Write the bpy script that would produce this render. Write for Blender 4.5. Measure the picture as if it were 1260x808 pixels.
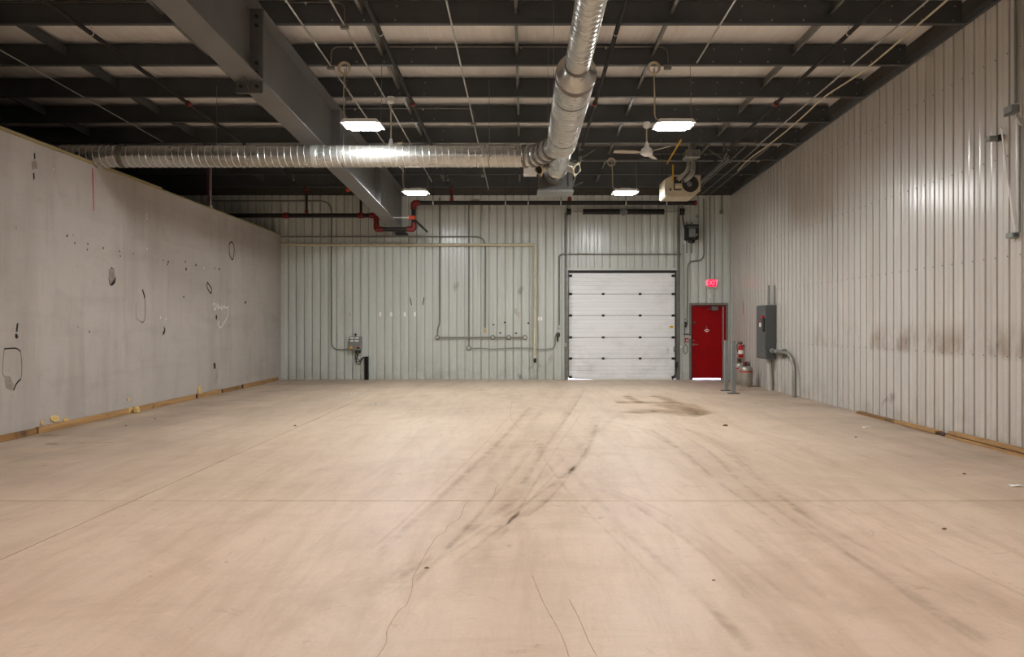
import bpy, math, random
from mathutils import Vector, Matrix

for o in list(bpy.data.objects):
    bpy.data.objects.remove(o, do_unlink=True)
S = bpy.context.scene
C = S.collection
PI = math.pi
RND = random.Random(7)

# ------------------------------------------------------------------ camera
F, VX, VY = 900.0, 644.0, 401.0          # focal length and vanishing point in pixels of 1260x808
CH = 1.524                               # camera height
cam_d = bpy.data.cameras.new('camera')
cam = bpy.data.objects.new('camera', cam_d)
C.objects.link(cam)
cam.location = (0, 0, CH)
cam.rotation_euler = (PI / 2, 0, 0)
cam_d.sensor_width = 36.0
cam_d.lens = F / 1260 * 36.0
cam_d.shift_x = -(VX - 630) / 1260
cam_d.shift_y = -(404 - VY) / 1260
cam_d.clip_end = 200
S.camera = cam

# ------------------------------------------------------------------ world (daylight outside the shut building)
w = bpy.data.worlds.new('world')
S.world = w
w.use_nodes = True
w.node_tree.nodes['Background'].inputs[0].default_value = (0.70, 0.72, 1.0, 1)
w.node_tree.nodes['Background'].inputs[1].default_value = 4.0
S.view_settings.view_transform = 'Standard'
S.view_settings.look = 'None'
S.view_settings.gamma = 1.0
S.view_settings.use_curve_mapping = False
S.view_settings.exposure = 1.25

LAMP_STRENGTH = 118.0
LAMP_STRENGTH_FRONT = 78.0
LAMP_BACK = (0.965, 0.995, 1.0)      # lamps in view
LAMP_FRONT = (1.0, 0.92, 0.88)      # lamps nearer the camera and behind it: warmer tubes

# ------------------------------------------------------------------ layout
YB = 20.8                    # back wall
XR = 5.916                   # right wall
XL = -6.90                   # partition on the left
XO = -14.0                   # outer wall beyond the partition
YF = -7.0                    # rear wall, behind the camera
RS = 24.0 / 900              # roof slope
RA = 4.27 + CH               # purlin underside at Y=0
HL = 4.11                    # partition height

def pur_z(y): return RA - RS * y
def P(x, y, Y): return Vector(((x - VX) * Y / F, Y, CH + (VY - y) * Y / F))
def B(x, y, off=0.0): return P(x, y, YB - off)
def R(x, y, off=0.0):
    X = XR - off
    return P(x, y, X * F / (x - VX))
def L(x, y, off=0.0):
    X = XL + off
    return P(x, y, X * F / (x - VX))
def G(x, y, z=0.0):
    Y = (CH - z) * F / (y - VY)
    return P(x, y, Y)

# ------------------------------------------------------------------ materials
def lin(c):
    c = c.lstrip('#')
    v = [int(c[i:i + 2], 16) / 255 for i in (0, 2, 4)]
    return tuple(x / 12.92 if x <= .04045 else ((x + .055) / 1.055) ** 2.4 for x in v) + (1,)

class N:
    """small node helper"""
    def __init__(s, name):
        s.m = bpy.data.materials.new(name)
        s.m.use_nodes = True
        s.t = s.m.node_tree
        s.b = s.t.nodes['Principled BSDF']
        s.out = s.t.nodes['Material Output']
    def n(s, typ, **kw):
        nd = s.t.nodes.new(typ)
        for k, v in kw.items():
            if k.startswith('i_'):
                nd.inputs[k[2:].replace('_', ' ')].default_value = v
            else:
                setattr(nd, k, v)
        return nd
    def l(s, a, b): s.t.links.new(a, b)
    def pos(s, scale=(1, 1, 1), rot=(0, 0, 0)):
        g = s.n('ShaderNodeNewGeometry')
        mp = s.n('ShaderNodeMapping')
        mp.inputs['Scale'].default_value = scale
        mp.inputs['Rotation'].default_value = rot
        s.l(g.outputs['Position'], mp.inputs['Vector'])
        return mp.outputs['Vector']
    def noise(s, scale, detail=4, rough=.6, vec=None, lo=.35, hi=.65, dist=0.0):
        nz = s.n('ShaderNodeTexNoise')
        nz.inputs['Scale'].default_value = scale
        nz.inputs['Detail'].default_value = detail
        nz.inputs['Roughness'].default_value = rough
        nz.inputs['Distortion'].default_value = dist
        if vec is not None: s.l(vec, nz.inputs['Vector'])
        mr = s.n('ShaderNodeMapRange')
        mr.inputs['From Min'].default_value = lo
        mr.inputs['From Max'].default_value = hi
        s.l(nz.outputs['Fac'], mr.inputs['Value'])
        return mr.outputs['Result']
    def mix(s, fac, a, b, mode='MIX', f=None):
        mx = s.n('ShaderNodeMix', data_type='RGBA', blend_type=mode)
        if isinstance(fac, (int, float)): mx.inputs[0].default_value = fac
        else:
            if f is not None:
                mu = s.math('MULTIPLY', fac, f); fac = mu
            s.l(fac, mx.inputs[0])
        for v, i in ((a, 6), (b, 7)):
            if isinstance(v, tuple): mx.inputs[i].default_value = v
            else: s.l(v, mx.inputs[i])
        return mx.outputs[2]
    def math(s, op, a, b=None, clamp=False):
        md = s.n('ShaderNodeMath', operation=op, use_clamp=clamp)
        for v, i in ((a, 0), (b, 1)):
            if v is None: continue
            if isinstance(v, (int, float)): md.inputs[i].default_value = v
            else: s.l(v, md.inputs[i])
        return md.outputs[0]
    def bump(s, h, strength=.2, dist=.01):
        bp = s.n('ShaderNodeBump')
        bp.inputs['Strength'].default_value = strength
        bp.inputs['Distance'].default_value = dist
        s.l(h, bp.inputs['Height'])
        s.l(bp.outputs['Normal'], s.b.inputs['Normal'])
    def band(s, val, lo0, lo1, hi0, hi1):
        a = s.n('ShaderNodeMapRange'); a.inputs['From Min'].default_value = lo0; a.inputs['From Max'].default_value = lo1
        c = s.n('ShaderNodeMapRange'); c.inputs['From Min'].default_value = hi1; c.inputs['From Max'].default_value = hi0
        s.l(val, a.inputs['Value']); s.l(val, c.inputs['Value'])
        return s.math('MULTIPLY', a.outputs[0], c.outputs[0])
    def xyz(s):
        g = s.n('ShaderNodeNewGeometry'); sp = s.n('ShaderNodeSeparateXYZ')
        s.l(g.outputs['Position'], sp.inputs[0])
        return sp.outputs
    def fin(s, col=None, rough=.5, metal=0.0, spec=.5):
        if col is not None:
            if isinstance(col, tuple): s.b.inputs['Base Color'].default_value = col
            else: s.l(col, s.b.inputs['Base Color'])
        if isinstance(rough, (int, float)): s.b.inputs['Roughness'].default_value = rough
        else: s.l(rough, s.b.inputs['Roughness'])
        s.b.inputs['Metallic'].default_value = metal
        s.b.inputs['Specular IOR Level'].default_value = spec
        return s.m

def simple(name, col, rough=.5, metal=0.0, var=.15, scale=6.0, spec=.5, bump=0):
    k = N(name)
    c = lin(col)
    d = tuple(x * (1 - var) for x in c[:3]) + (1,)
    u = tuple(min(1, x * (1 + var * .6)) for x in c[:3]) + (1,)
    nz = k.noise(scale, 5, .6, k.pos())
    if bump: k.bump(nz, bump, .005)
    return k.fin(k.mix(nz, d, u), rough, metal, spec)

def emit(name, col, strength, base=(.8, .8, .8, 1)):
    k = N(name)
    k.b.inputs['Base Color'].default_value = base
    k.b.inputs['Emission Color'].default_value = tuple(col[:3]) + (1,)
    k.b.inputs['Emission Strength'].default_value = strength
    return k.m

M = {}
def make_materials():
    # concrete floor
    k = N('concrete_floor')
    v = k.pos()
    big = k.noise(.28, 5, .6, v, .32, .68, .6)
    mid = k.noise(1.3, 7, .7, v, .3, .7, .8)
    dirt = k.noise(.75, 8, .72, v, .50, .72, 1.2)
    streak = k.noise(1.0, 7, .72, k.pos((2.6, .42, 1), (0, 0, .22)), .46, .72, .5)
    streak2 = k.noise(1.2, 7, .72, k.pos((3.0, .45, 1), (0, 0, -.50)), .5, .74, .5)
    cross = k.noise(1.2, 6, .7, k.pos((.5, 2.4, 1), (0, 0, .1)), .52, .76, .6)
    fine = k.noise(38, 3, .6, v, .35, .65)
    spot = k.noise(4.5, 5, .65, v, .62, .72, 1.0)
    col = k.mix(big, lin('#ccb7a2'), lin('#bea893'))
    col = k.mix(mid, col, lin('#d3bfa9'), f=.6)
    col = k.mix(dirt, col, lin('#a18a72'), f=.5)
    col = k.mix(streak, col, lin('#a38a70'), f=.55)
    col = k.mix(streak2, col, lin('#a0866c'), f=.48)
    col = k.mix(cross, col, lin('#a89077'), f=.38)
    col = k.mix(spot, col, lin('#8f7860'), f=.5)
    col = k.mix(fine, col, lin('#b39c84'), f=.22)
    x, y, z = k.xyz()
    # greyer border along the partition: dust, with the light's falloff painted in
    edge = k.math('MULTIPLY', k.band(x, -8.5, -8.0, -5.9, -3.4), k.noise(.9, 5, .6, v, .25, .75))
    col = k.mix(edge, col, lin('#877566'), f=.8)
    edge2 = k.math('MULTIPLY', k.band(x, 3.6, 5.4, 7.0, 8.0), k.noise(.9, 5, .6, v, .25, .75))  # ribbed wall side: dirt tone with light falloff painted into it
    col = k.mix(edge2, col, lin('#877566'), f=.85)
    k.bump(fine, .12, .004)
    ro = k.math('ADD', k.math('MULTIPLY', mid, .15), .42)
    M['floor'] = k.fin(col, ro, 0, .4)

    # painted corrugated liner panels
    def liner(name, base, dirt, mode):
        k = N(name)
        v = k.pos()
        big = k.noise(.5, 5, .6, v, .35, .7)
        run = k.noise(1.0, 5, .65, k.pos((5, 5, .35)), .48, .8)
        sp = k.noise(24, 3, .5, v, .70, .78)
        c = k.mix(big, lin(base), tuple(q * .93 for q in lin(base)[:3]) + (1,))
        c = k.mix(run, c, lin(dirt), f=.30)
        c = k.mix(sp, c, lin(dirt), f=.30)
        x, y, z = k.xyz()
        foot = k.math('MULTIPLY', k.band(z, -1, -.5, .05, .75), k.noise(2.2, 6, .7, v, .42, .7))
        c = k.mix(foot, c, lin(dirt), f=.45)
        if mode == 'right':
            hit = k.math('MULTIPLY', k.band(z, 1.08, 1.18, 1.32, 1.62), k.noise(1.6, 5, .65, k.pos((1, 1, .5)), .46, .62))
            hit = k.math('MULTIPLY', hit, k.band(y, 8.0, 8.6, 14.0, 16.0))
            c = k.mix(hit, c, lin('#7e6552'), f=.55)
        wav = k.noise(1.0, 3, .5, k.pos((9, 9, .12)), .25, .75)
        k.bump(wav, .35, .01)
        M[name] = k.fin(c, .24, 0, .55)
    liner('liner_back', '#cbcfc9', '#83806f', 'back')
    liner('liner_right', '#c2bdb5', '#8f8273', 'right')
    M['liner_behind'] = simple('liner_behind', '#4c4a45', .8)

    # drywall partition
    k = N('drywall')
    v = k.pos()
    big = k.noise(.45, 5, .6, v, .3, .7)
    run = k.noise(1.0, 6, .65, k.pos((1.4, 1.4, .22)), .45, .8)
    hor = k.noise(1.0, 6, .65, k.pos((.5, .5, 3.2)), .5, .8)
    run2 = k.noise(1.0, 6, .7, k.pos((3.2, 3.2, .5)), .54, .78)
    blot = k.noise(1.6, 6, .7, v, .52, .78, .8)
    c = k.mix(big, lin('#b5ada6'), lin('#aaa29b'))
    c = k.mix(run, c, lin('#857b70'), f=.5)
    c = k.mix(run2, c, lin('#7d7368'), f=.35)
    c = k.mix(hor, c, lin('#8a8076'), f=.34)
    c = k.mix(blot, c, lin('#8f8377'), f=.35)
    pt = k.noise(22, 3, .5, v, .68, .74)
    c = k.mix(pt, c, lin('#6d645c'), f=.45)
    k.bump(k.noise(60, 3, .6, v, .3, .7), .05, .004)
    M['drywall'] = k.fin(c, .6, 0, .35)

    M['purlin'] = simple('purlin_paint', '#46494b', .55, 0, .12, 3)
    M['girder'] = simple('girder_paint', '#6b6a69', .42, 0, .14, 1.2)
    M['plate'] = simple('plate_paint', '#5a5956', .45, 0, .2, 3)
    k = N('insulation')
    wr = k.noise(1.0, 5, .65, k.pos((9, .8, 1)), .3, .75, .4)
    k.bump(wr, .5, .02)
    M['insulation'] = k.fin(k.mix(wr, lin('#f6f3f0'), lin('#e6e1dc')), .55)
    k = N('galvanized')
    sp = k.noise(26, 4, .6, k.pos(), .3, .7)
    bg = k.noise(1.7, 4, .6, k.pos(), .3, .7)
    c = k.mix(sp, lin('#c6c6c1'), lin('#b6b6b0'))
    c = k.mix(bg, c, lin('#a8a69e'), f=.4)
    M['galv'] = k.fin(c, k.math('ADD', k.math('MULTIPLY', bg, .06), .25), .9)
    M['galv_dark'] = simple('galvanized_dull', '#8d8d88', .45, .7, .2, 9)
    M['seam'] = simple('seam_metal', '#d0d0ca', .35, .8, .1, 9)
    M['sealant'] = simple('duct_sealant', '#6d675f', .8, 0, .15, 9)
    M['steel'] = simple('steel', '#8e8e8c', .38, .8, .15, 9)
    M['conduit'] = simple('conduit_metal', '#8a8983', .4, .6, .12, 9)
    M['conduit_paint'] = simple('conduit_painted', '#7d7c73', .5, .1, .15, 9)
    M['conduit_light'] = simple('conduit_bright', '#c2c1bb', .35, .6, .1, 9)
    M['black_pipe'] = simple('black_pipe', '#1f1a18', .75, 0, .2, 9)
    M['red_fit'] = simple('red_fitting', '#74130f', .5, 0, .2, 9)
    M['orange'] = simple('orange_fitting', '#e0532e', .5, 0, .1, 9)
    M['beige_pipe'] = simple('beige_pipe', '#cfc6aa', .45, 0, .12, 5)
    M['white_paint'] = simple('white_paint', '#e6e5e1', .4, 0, .05, 5)
    M['white_plastic'] = simple('white_plastic', '#e8e6e0', .4, 0, .04, 5)
    M['cream'] = simple('cream_enamel', '#bdb297', .45, 0, .12, 5)
    k = N('door_white')
    sm = k.noise(1.3, 6, .7, k.pos((1, 1, 1.5)), .5, .75)
    x, y, z = k.xyz()
    low = k.math('MULTIPLY', k.band(z, -1, -.5, .4, 1.3), k.noise(3.0, 6, .7, k.pos(), .48, .7))
    c = k.mix(sm, lin('#f3f4f5'), lin('#dcdbd8'), f=.6)
    c = k.mix(low, c, lin('#9d9890'), f=.22)
    M['door_white'] = k.fin(c, .42)
    k = N('door_red')
    sm = k.noise(2.0, 5, .7, k.pos(), .4, .75)
    x, y, z = k.xyz()
    low = k.math('MULTIPLY', k.band(z, .05, .1, .35, .7), k.noise(6.0, 6, .75, k.pos((1, 1, .6)), .55, .7))
    c = k.mix(sm, lin('#9c0008'), lin('#8a0008'))
    c = k.mix(low, c, lin('#5b1512'), f=.7)
    M['door_red'] = k.fin(c, .5, 0, .2)
    M['frame_red'] = simple('frame_red', '#5c0509', .45, 0, .1, 5)
    M['dark'] = simple('dark_rubber', '#181716', .6, 0, .2, 8)
    M['black_iron'] = simple('black_iron', '#2a2826', .5, .3, .2, 8)
    M['grey_enamel'] = simple('grey_enamel', '#4f5251', .42, 0, .06, 3)
    M['grey_box'] = simple('grey_box', '#7e837f', .45, 0, .08, 5)
    M['post'] = simple('post_grey', '#8d9090', .45, .3, .12, 4)
    M['red'] = simple('red_paint', '#b3111b', .35, 0, .08, 5)
    M['yellow'] = simple('yellow_paint', '#d7a81d', .45, 0, .1, 5)
    M['tank'] = simple('tank_metal', '#a39d92', .38, .5, .2, 5)
    k = N('lumber')
    gr = k.noise(1.0, 5, .6, k.pos((22, 1.2, 22)), .3, .7, .6)
    kn = k.noise(3.0, 4, .6, k.pos(), .62, .72)
    c = k.mix(gr, lin('#b68f5c'), lin('#8d6840'))
    c = k.mix(kn, c, lin('#4a3220'), f=.7)
    M['lumber'] = k.fin(c, .7)
    k = N('lumber_old')
    gr = k.noise(1.0, 5, .6, k.pos((22, 1.2, 22)), .3, .7, .6)
    kn = k.noise(3.0, 4, .6, k.pos(), .55, .7)
    c = k.mix(gr, lin('#97713f'), lin('#735330'))
    c = k.mix(kn, c, lin('#2e2118'), f=.85)
    M['lumber_old'] = k.fin(c, .75)
    M['wood_end'] = simple('wood_end', '#4a3524', .8)
    M['debris'] = simple('debris_brown', '#6b543f', .85)
    M['cap_wood'] = simple('cap_wood', '#94865f', .6, 0, .12, 3)
    M['foam'] = simple('foam_crumb', '#d6b878', .9, 0, .35, 40)
    M['hole'] = simple('hole_dark', '#191613', .95)
    M['torn'] = simple('torn_paper', '#8d8579', .9, 0, .2, 20)
    M['score'] = simple('scored_line', '#4c443b', .9, 0, .2, 20)
    M['crack'] = simple('crack', '#a58e77', .9, 0, .2, 20)
    M['chalk'] = simple('chalk', '#d5d1cb', .9, 0, .1, 20)
    M['paper'] = simple('paper', '#f1efec', .7, 0, .03, 20)
    M['fan_wood'] = simple('fan_blade', '#b5ab9a', .5, 0, .1, 4)
    M['mud'] = decal('mud_patch', '#a98a66', .4, 2.4, .22, .5)
    M['tyre'] = decal('tyre_mark', '#9b8065', .16, 3.4, .32, .82)
    M['tyre2'] = decal('tyre_mark_dark', '#937759', .17, 3.4, .32, .8)
    M['smudge'] = decal('wall_smudge', '#5d5446', .4, 5.0, .38, .62)
    M['smudge_brown'] = decal('brown_smudge', '#6e5540', .4, 4.0, .34, .6)
    M['yellow_line'] = decal('yellow_line', '#b99c50', .45, 3.0, .35, .65)
    M['pale_marks'] = decal('pale_marks', '#e9e8e2', .5, 4.0, .3, .6)

def decal(name, col, amount, scale, lo, hi):
    """thin stain: alpha falls off towards the ribbon's sides (attribute 'edge') and is broken by noise"""
    k = N(name)
    at = k.n('ShaderNodeAttribute', attribute_name='edge')
    nz = k.noise(scale, 6, .7, k.pos(), lo, hi, .4)
    sm = k.n('ShaderNodeMapRange'); sm.interpolation_type = 'SMOOTHSTEP'
    sm.inputs['From Max'].default_value = .8
    k.l(at.outputs['Fac'], sm.inputs['Value'])
    al = k.math('MULTIPLY', k.math('MULTIPLY', sm.outputs[0], nz), amount, True)
    k.l(al, k.b.inputs['Alpha'])
    k.m.surface_render_method = 'BLENDED'
    return k.fin(lin(col), .75, 0, .2)
make_materials()

# ------------------------------------------------------------------ mesh builder
class MB:
    def __init__(s): s.v, s.f, s.smooth = [], [], False
    def add(s, vs, fs):
        o = len(s.v)
        s.v += [Vector(p) for p in vs]
        s.f += [tuple(i + o for i in q) for q in fs]
        return s
    def box(s, a, b, bev=0.0):
        x0, x1 = sorted((a[0], b[0])); y0, y1 = sorted((a[1], b[1])); z0, z1 = sorted((a[2], b[2]))
        if bev <= 0:
            vs = [(x, y, z) for z in (z0, z1) for y in (y0, y1) for x in (x0, x1)]
            return s.add(vs, [(0, 2, 3, 1), (4, 5, 7, 6), (0, 1, 5, 4), (2, 6, 7, 3), (0, 4, 6, 2), (1, 3, 7, 5)])
        c = bev
        pr = [(x0 + c, y0), (x1 - c, y0), (x1, y0 + c), (x1, y1 - c), (x1 - c, y1), (x0 + c, y1), (x0, y1 - c), (x0, y0 + c)]
        ins = [(min(max(p[0], x0 + c), x1 - c), min(max(p[1], y0 + c), y1 - c)) for p in pr]
        rings = [(ins, z0), (pr, z0 + c), (pr, z1 - c), (ins, z1)]
        vs = [(p[0], p[1], z) for ring, z in rings for p in ring]
        fs = [tuple(range(7, -1, -1)), tuple(range(24, 32))]
        for r in range(3):
            for i in range(8):
                j = (i + 1) % 8
                fs.append((r * 8 + i, r * 8 + j, r * 8 + 8 + j, r * 8 + 8 + i))
        return s.add(vs, fs)
    def prism(s, poly, axis, a, b):
        """poly of (u,v) extruded along axis 0/1/2 from a to b"""
        n = len(poly)
        def pt(u, v, t):
            return ((t, u, v), (u, t, v), (u, v, t))[axis]
        vs = [pt(u, v, t) for t in (a, b) for u, v in poly]
        fs = [tuple(range(n)), tuple(range(2 * n - 1, n - 1, -1))]
        for i in range(n):
            j = (i + 1) % n
            fs.append((i, n + i, n + j, j))
        return s.add(vs, fs)
    def tube(s, pts, r, n=8, cap=True, rs=None):
        pts = [Vector(p) for p in pts]
        m = len(pts)
        up = None
        vs = []
        for i, p in enumerate(pts):
            if i == 0: d = pts[1] - pts[0]
            elif i == m - 1: d = pts[-1] - pts[-2]
            else: d = (pts[i + 1] - p).normalized() + (p - pts[i - 1]).normalized()
            d = d.normalized() if d.length > 1e-9 else Vector((0, 0, 1))
            if up is None:
                ref = Vector((0, 0, 1)) if abs(d.z) < .9 else Vector((1, 0, 0))
                up = (ref - d * ref.dot(d)).normalized()
            else:
                up = up - d * up.dot(d)
                up = up.normalized() if up.length > 1e-6 else d.orthogonal().normalized()
            sd = d.cross(up)
            rr = rs[i] if rs else r
            for q in range(n):
                a = 2 * PI * q / n
                vs.append(p + (up * math.cos(a) + sd * math.sin(a)) * rr)
        fs = []
        for i in range(m - 1):
            for q in range(n):
                t = (q + 1) % n
                fs.append((i * n + q, i * n + t, i * n + n + t, i * n + n + q))
        if cap:
            fs.append(tuple(range(n - 1, -1, -1)))
            fs.append(tuple(range((m - 1) * n, m * n)))
        s.smooth = True
        return s.add(vs, fs)
    def lathe(s, prof, o, axis=2, n=20):
        """prof of (r, t) around an axis through o"""
        vs, fs = [], []
        o = Vector(o)
        for r, t in prof:
            for q in range(n):
                a = 2 * PI * q / n
                c, d = r * math.cos(a), r * math.sin(a)
                vs.append(o + Vector(((t, c, d), (c, t, d), (c, d, t))[axis]))
        for i in range(len(prof) - 1):
            for q in range(n):
                t = (q + 1) % n
                fs.append((i * n + q, i * n + t, i * n + n + t, i * n + n + q))
        fs.append(tuple(range(n))); fs.append(tuple(range(len(prof) * n - n, len(prof) * n)))
        s.smooth = True
        return s.add(vs, fs)
    def build(s, name, mat, parent=None, edge=None):
        me = bpy.data.meshes.new(name)
        if parent is not None: o = wloc(parent)
        else:
            lo = [min(p[i] for p in s.v) for i in range(3)]; hi = [max(p[i] for p in s.v) for i in range(3)]
            o = Vector(((lo[0] + hi[0]) / 2, (lo[1] + hi[1]) / 2, lo[2]))
        me.from_pydata([p - o for p in s.v], [], s.f)
        me.update()
        import bmesh
        bm = bmesh.new(); bm.from_mesh(me)
        bmesh.ops.recalc_face_normals(bm, faces=bm.faces)
        bm.to_mesh(me); bm.free()
        if s.smooth:
            for p in me.polygons: p.use_smooth = True
            me.set_sharp_from_angle(angle=math.radians(38))
        if edge:
            at = me.attributes.new('edge', 'FLOAT', 'POINT')
            for i, e in enumerate(edge): at.data[i].value = e
        me.materials.append(M[mat] if isinstance(mat, str) else mat)
        ob = bpy.data.objects.new(name, me)
        C.objects.link(ob)
        if parent is not None: ob.parent = parent
        else: ob.location = o
        return ob

def wloc(o):
    v = Vector((0, 0, 0))
    while o is not None:
        v += o.location; o = o.parent
    return v
def tag(o, label=None, cat=None, group=None, kind=None):
    if label: o['label'] = label
    if cat: o['category'] = cat
    if group: o['group'] = group
    if kind: o['kind'] = kind
    return o
def thing(name, loc, label, cat, group=None):
    o = bpy.data.objects.new(name, None); C.objects.link(o)
    o.location = loc; o.empty_display_size = .1
    return tag(o, label, cat, group)
def struct(o, label=None):
    o['kind'] = 'structure'
    if label: o['label'] = label
    return o
def fillet(pts, r, n=5):
    pts = [Vector(p) for p in pts]
    out = [pts[0]]
    for i in range(1, len(pts) - 1):
        a, b, c = pts[i - 1], pts[i], pts[i + 1]
        d1, d2 = (a - b), (c - b)
        q = min(r, d1.length * .49, d2.length * .49)
        p1, p2 = b + d1.normalized() * q, b + d2.normalized() * q
        for t in range(n + 1):
            u = t / n
            out.append(p1 * (1 - u) ** 2 + b * 2 * u * (1 - u) + p2 * u * u)
    out.append(pts[-1])
    return out
def ribbon(pts, widths, normal, name, mat, parent, lift=.002, taper=True):
    """flat stain strip on a surface: three vertices across, 'edge' = 0 at the sides and ends"""
    pts = [Vector(p) for p in pts]; nrm = Vector(normal)
    if isinstance(widths, (int, float)): widths = [widths] * len(pts)
    mb, ed = MB(), []
    vs, fs = [], []
    for i, p in enumerate(pts):
        d = (pts[min(i + 1, len(pts) - 1)] - pts[max(i - 1, 0)]).normalized()
        sd = d.cross(nrm).normalized() * widths[i] / 2
        e = 1.0 if (not taper or 0 < i < len(pts) - 1) else 0.0
        vs += [p - sd + nrm * lift, p + nrm * lift, p + sd + nrm * lift]
        ed += [0, e, 0] if taper else [1, 1, 1]
        if i: fs += [(3 * i - 3, 3 * i - 2, 3 * i + 1, 3 * i), (3 * i - 2, 3 * i - 1, 3 * i + 2, 3 * i + 1)]
    return mb.add(vs, fs).build(name, mat, parent, ed)
def smooth_path(pts, n=8):
    pts = [Vector(p) for p in pts]; out = []
    for i in range(len(pts) - 1):
        a = pts[max(i - 1, 0)]; b = pts[i]; c = pts[i + 1]; d = pts[min(i + 2, len(pts) - 1)]
        for t in range(n):
            u = t / n
            out.append(.5 * ((2 * b) + (c - a) * u + (2 * a - 5 * b + 4 * c - d) * u * u + (3 * b - a - 3 * c + d) * u ** 3))
    out.append(pts[-1])
    return out

# ================================================================== STRUCTURE
# ---- floor: sub-base plus cast slabs with saw-cut joints
floor = struct(MB().box((XO, YF, -.30), (XR + .1, YB + .1, -.012)).build('floor', 'crack'))
JX, JY = -3.41, 6.38
for x0, x1 in ((XO, JX), (JX, XR + .1)):
    for y0, y1 in ((YF, JY), (JY, YB + .1)):
        g = .006
        MB().box((x0 + (g if x0 == JX else 0), y0 + (g if y0 == JY else 0), -.012),
                 (x1 - (g if x1 == JX else 0), y1 - (g if y1 == JY else 0), 0)).build('concrete_slab', 'floor', floor)
yard = struct(MB().box((-30, YB + .32, -.2), (30, YB + 20, -.02)).build('ground_outside', simple('yard_gravel', '#b9b7b2', .8)),
              'pale ground of the yard outside the doors')

# ---- back wall: liner panels with rolled grooves, openings for the two doors
OD = (B(699, 0).x, B(832, 0).x, B(0, 333).z)         # overhead door opening
MD = (B(850.5, 0).x, B(893.5, 0).x, B(0, 375).z)     # man door opening
PITCH = .2286
def groove(u, phase, pitch, hw=.019, hb=.012, dep=.045):
    t = (u - phase + pitch / 2) % pitch - pitch / 2
    t = abs(t)
    if t >= hw: return 0.0
    if t <= hb: return dep
    return dep * (hw - t) / (hw - hb)
def profile(ua, ub, phase, pitch):
    us = {ua, ub}
    k0 = int((ua - phase) / pitch) - 2; k1 = int((ub - phase) / pitch) + 2
    for k in range(k0, k1 + 1):
        c = phase + k * pitch
        for d in (-.019, -.012, .012, .019):
            if ua < c + d < ub: us.add(c + d)
        for d, in ((pitch / 2 - .016,), (pitch / 2,), (pitch / 2 + .016,)):   # shallow stiffening bead mid-pan
            if ua < c + d < ub: us.add(c + d)
    out = []
    for u in sorted(us):
        g = groove(u, phase, pitch)
        t = (u - phase) % pitch
        if abs(t - pitch / 2) < 1e-4: g -= .005
        out.append((u, g))
    return out
def sheet(ua, ub, za, zb, phase, pitch, surf, name, mat, parent):
    """surf(u, depth, z): front surface; zb may be a function of u"""
    pr = profile(ua, ub, phase, pitch)
    vs, fs = [], []
    for u, d in pr:
        zt = zb(u) if callable(zb) else zb
        vs += [surf(u, d, za), surf(u, d, zt), surf(u, .050, za), surf(u, .050, zt)]
    n = len(pr)
    for i in range(n - 1):
        a, b = 4 * i, 4 * i + 4
        fs += [(a, b, b + 1, a + 1), (a + 1, b + 1, b + 3, a + 3), (a, a + 2, b + 2, b)]
    fs += [(0, 1, 3, 2), (4 * n - 4, 4 * n - 2, 4 * n - 1, 4 * n - 3)]
    return MB().add(vs, fs).build(name, mat, parent)

wb = MB()
zt = pur_z(YB) - .0
for a, b, z0 in ((XO, OD[0], 0), (OD[0], OD[1], OD[2]), (OD[1], MD[0], 0), (MD[0], MD[1], MD[2]), (MD[1], XR + .3, 0)):
    wb.box((a, YB + .052, z0), (b, YB + .30, zt + .5))
wall_back = struct(wb.build('wall_back', 'liner_behind'))
phase_b = B(513, 0).x          # one groove measured at x = 513 px
surf_b = lambda u, d, z: (u, YB + d, z)
# panel edges every four grooves
k = -17
while True:
    a = phase_b + PITCH * (4 * k) - .004
    b = a + 4 * PITCH - .003
    k += 1
    if a > XR: break
    a2, b2 = max(a, -10.6), min(b, XR - .002)
    if b2 - a2 < .02: continue
    cuts = sorted({a2, b2} | {c for c in (OD[0] - .09, OD[1] + .09, MD[0] - .06, MD[1] + .06) if a2 < c < b2})
    for u0, u1 in zip(cuts, cuts[1:]):
        mid = (u0 + u1) / 2
        z0 = 0.0
        if OD[0] - .09 < mid < OD[1] + .09: z0 = OD[2] + .07
        if MD[0] - .06 < mid < MD[1] + .06: z0 = MD[2] + .05
        sheet(u0, u1, z0 + .004, zt, phase_b, PITCH, surf_b, 'wall_panel', 'liner_back', wall_back)

# ---- right wall
wall_right = struct(MB().add(
    [(XR + q, y, z) for q in (.052, .30) for y, z in ((YF, 0), (YB + .052, 0), (YB + .052, pur_z(YB) + .5), (YF, pur_z(YF) + .5))],
    [(0, 1, 2, 3), (7, 6, 5, 4), (0, 4, 5, 1), (1, 5, 6, 2), (2, 6, 7, 3), (3, 7, 4, 0)]).build('wall_right', 'liner_behind'))
PR = .2319
phase_r = XR * F / (1108.9 - VX)
surf_r = lambda u, d, z: (XR + d, u, z)
k = -20
while True:
    a = phase_r + PR * 4 * k - .004
    b = a + 4 * PR - .003
    k += 1
    if a > YB: break
    a2, b2 = max(a, YF), min(b, YB - .002)
    if b2 - a2 < .02: continue
    sheet(a2, b2, .004, lambda u: pur_z(u) + .08, phase_r, PR, surf_r, 'wall_panel', 'liner_right', wall_right)
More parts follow.
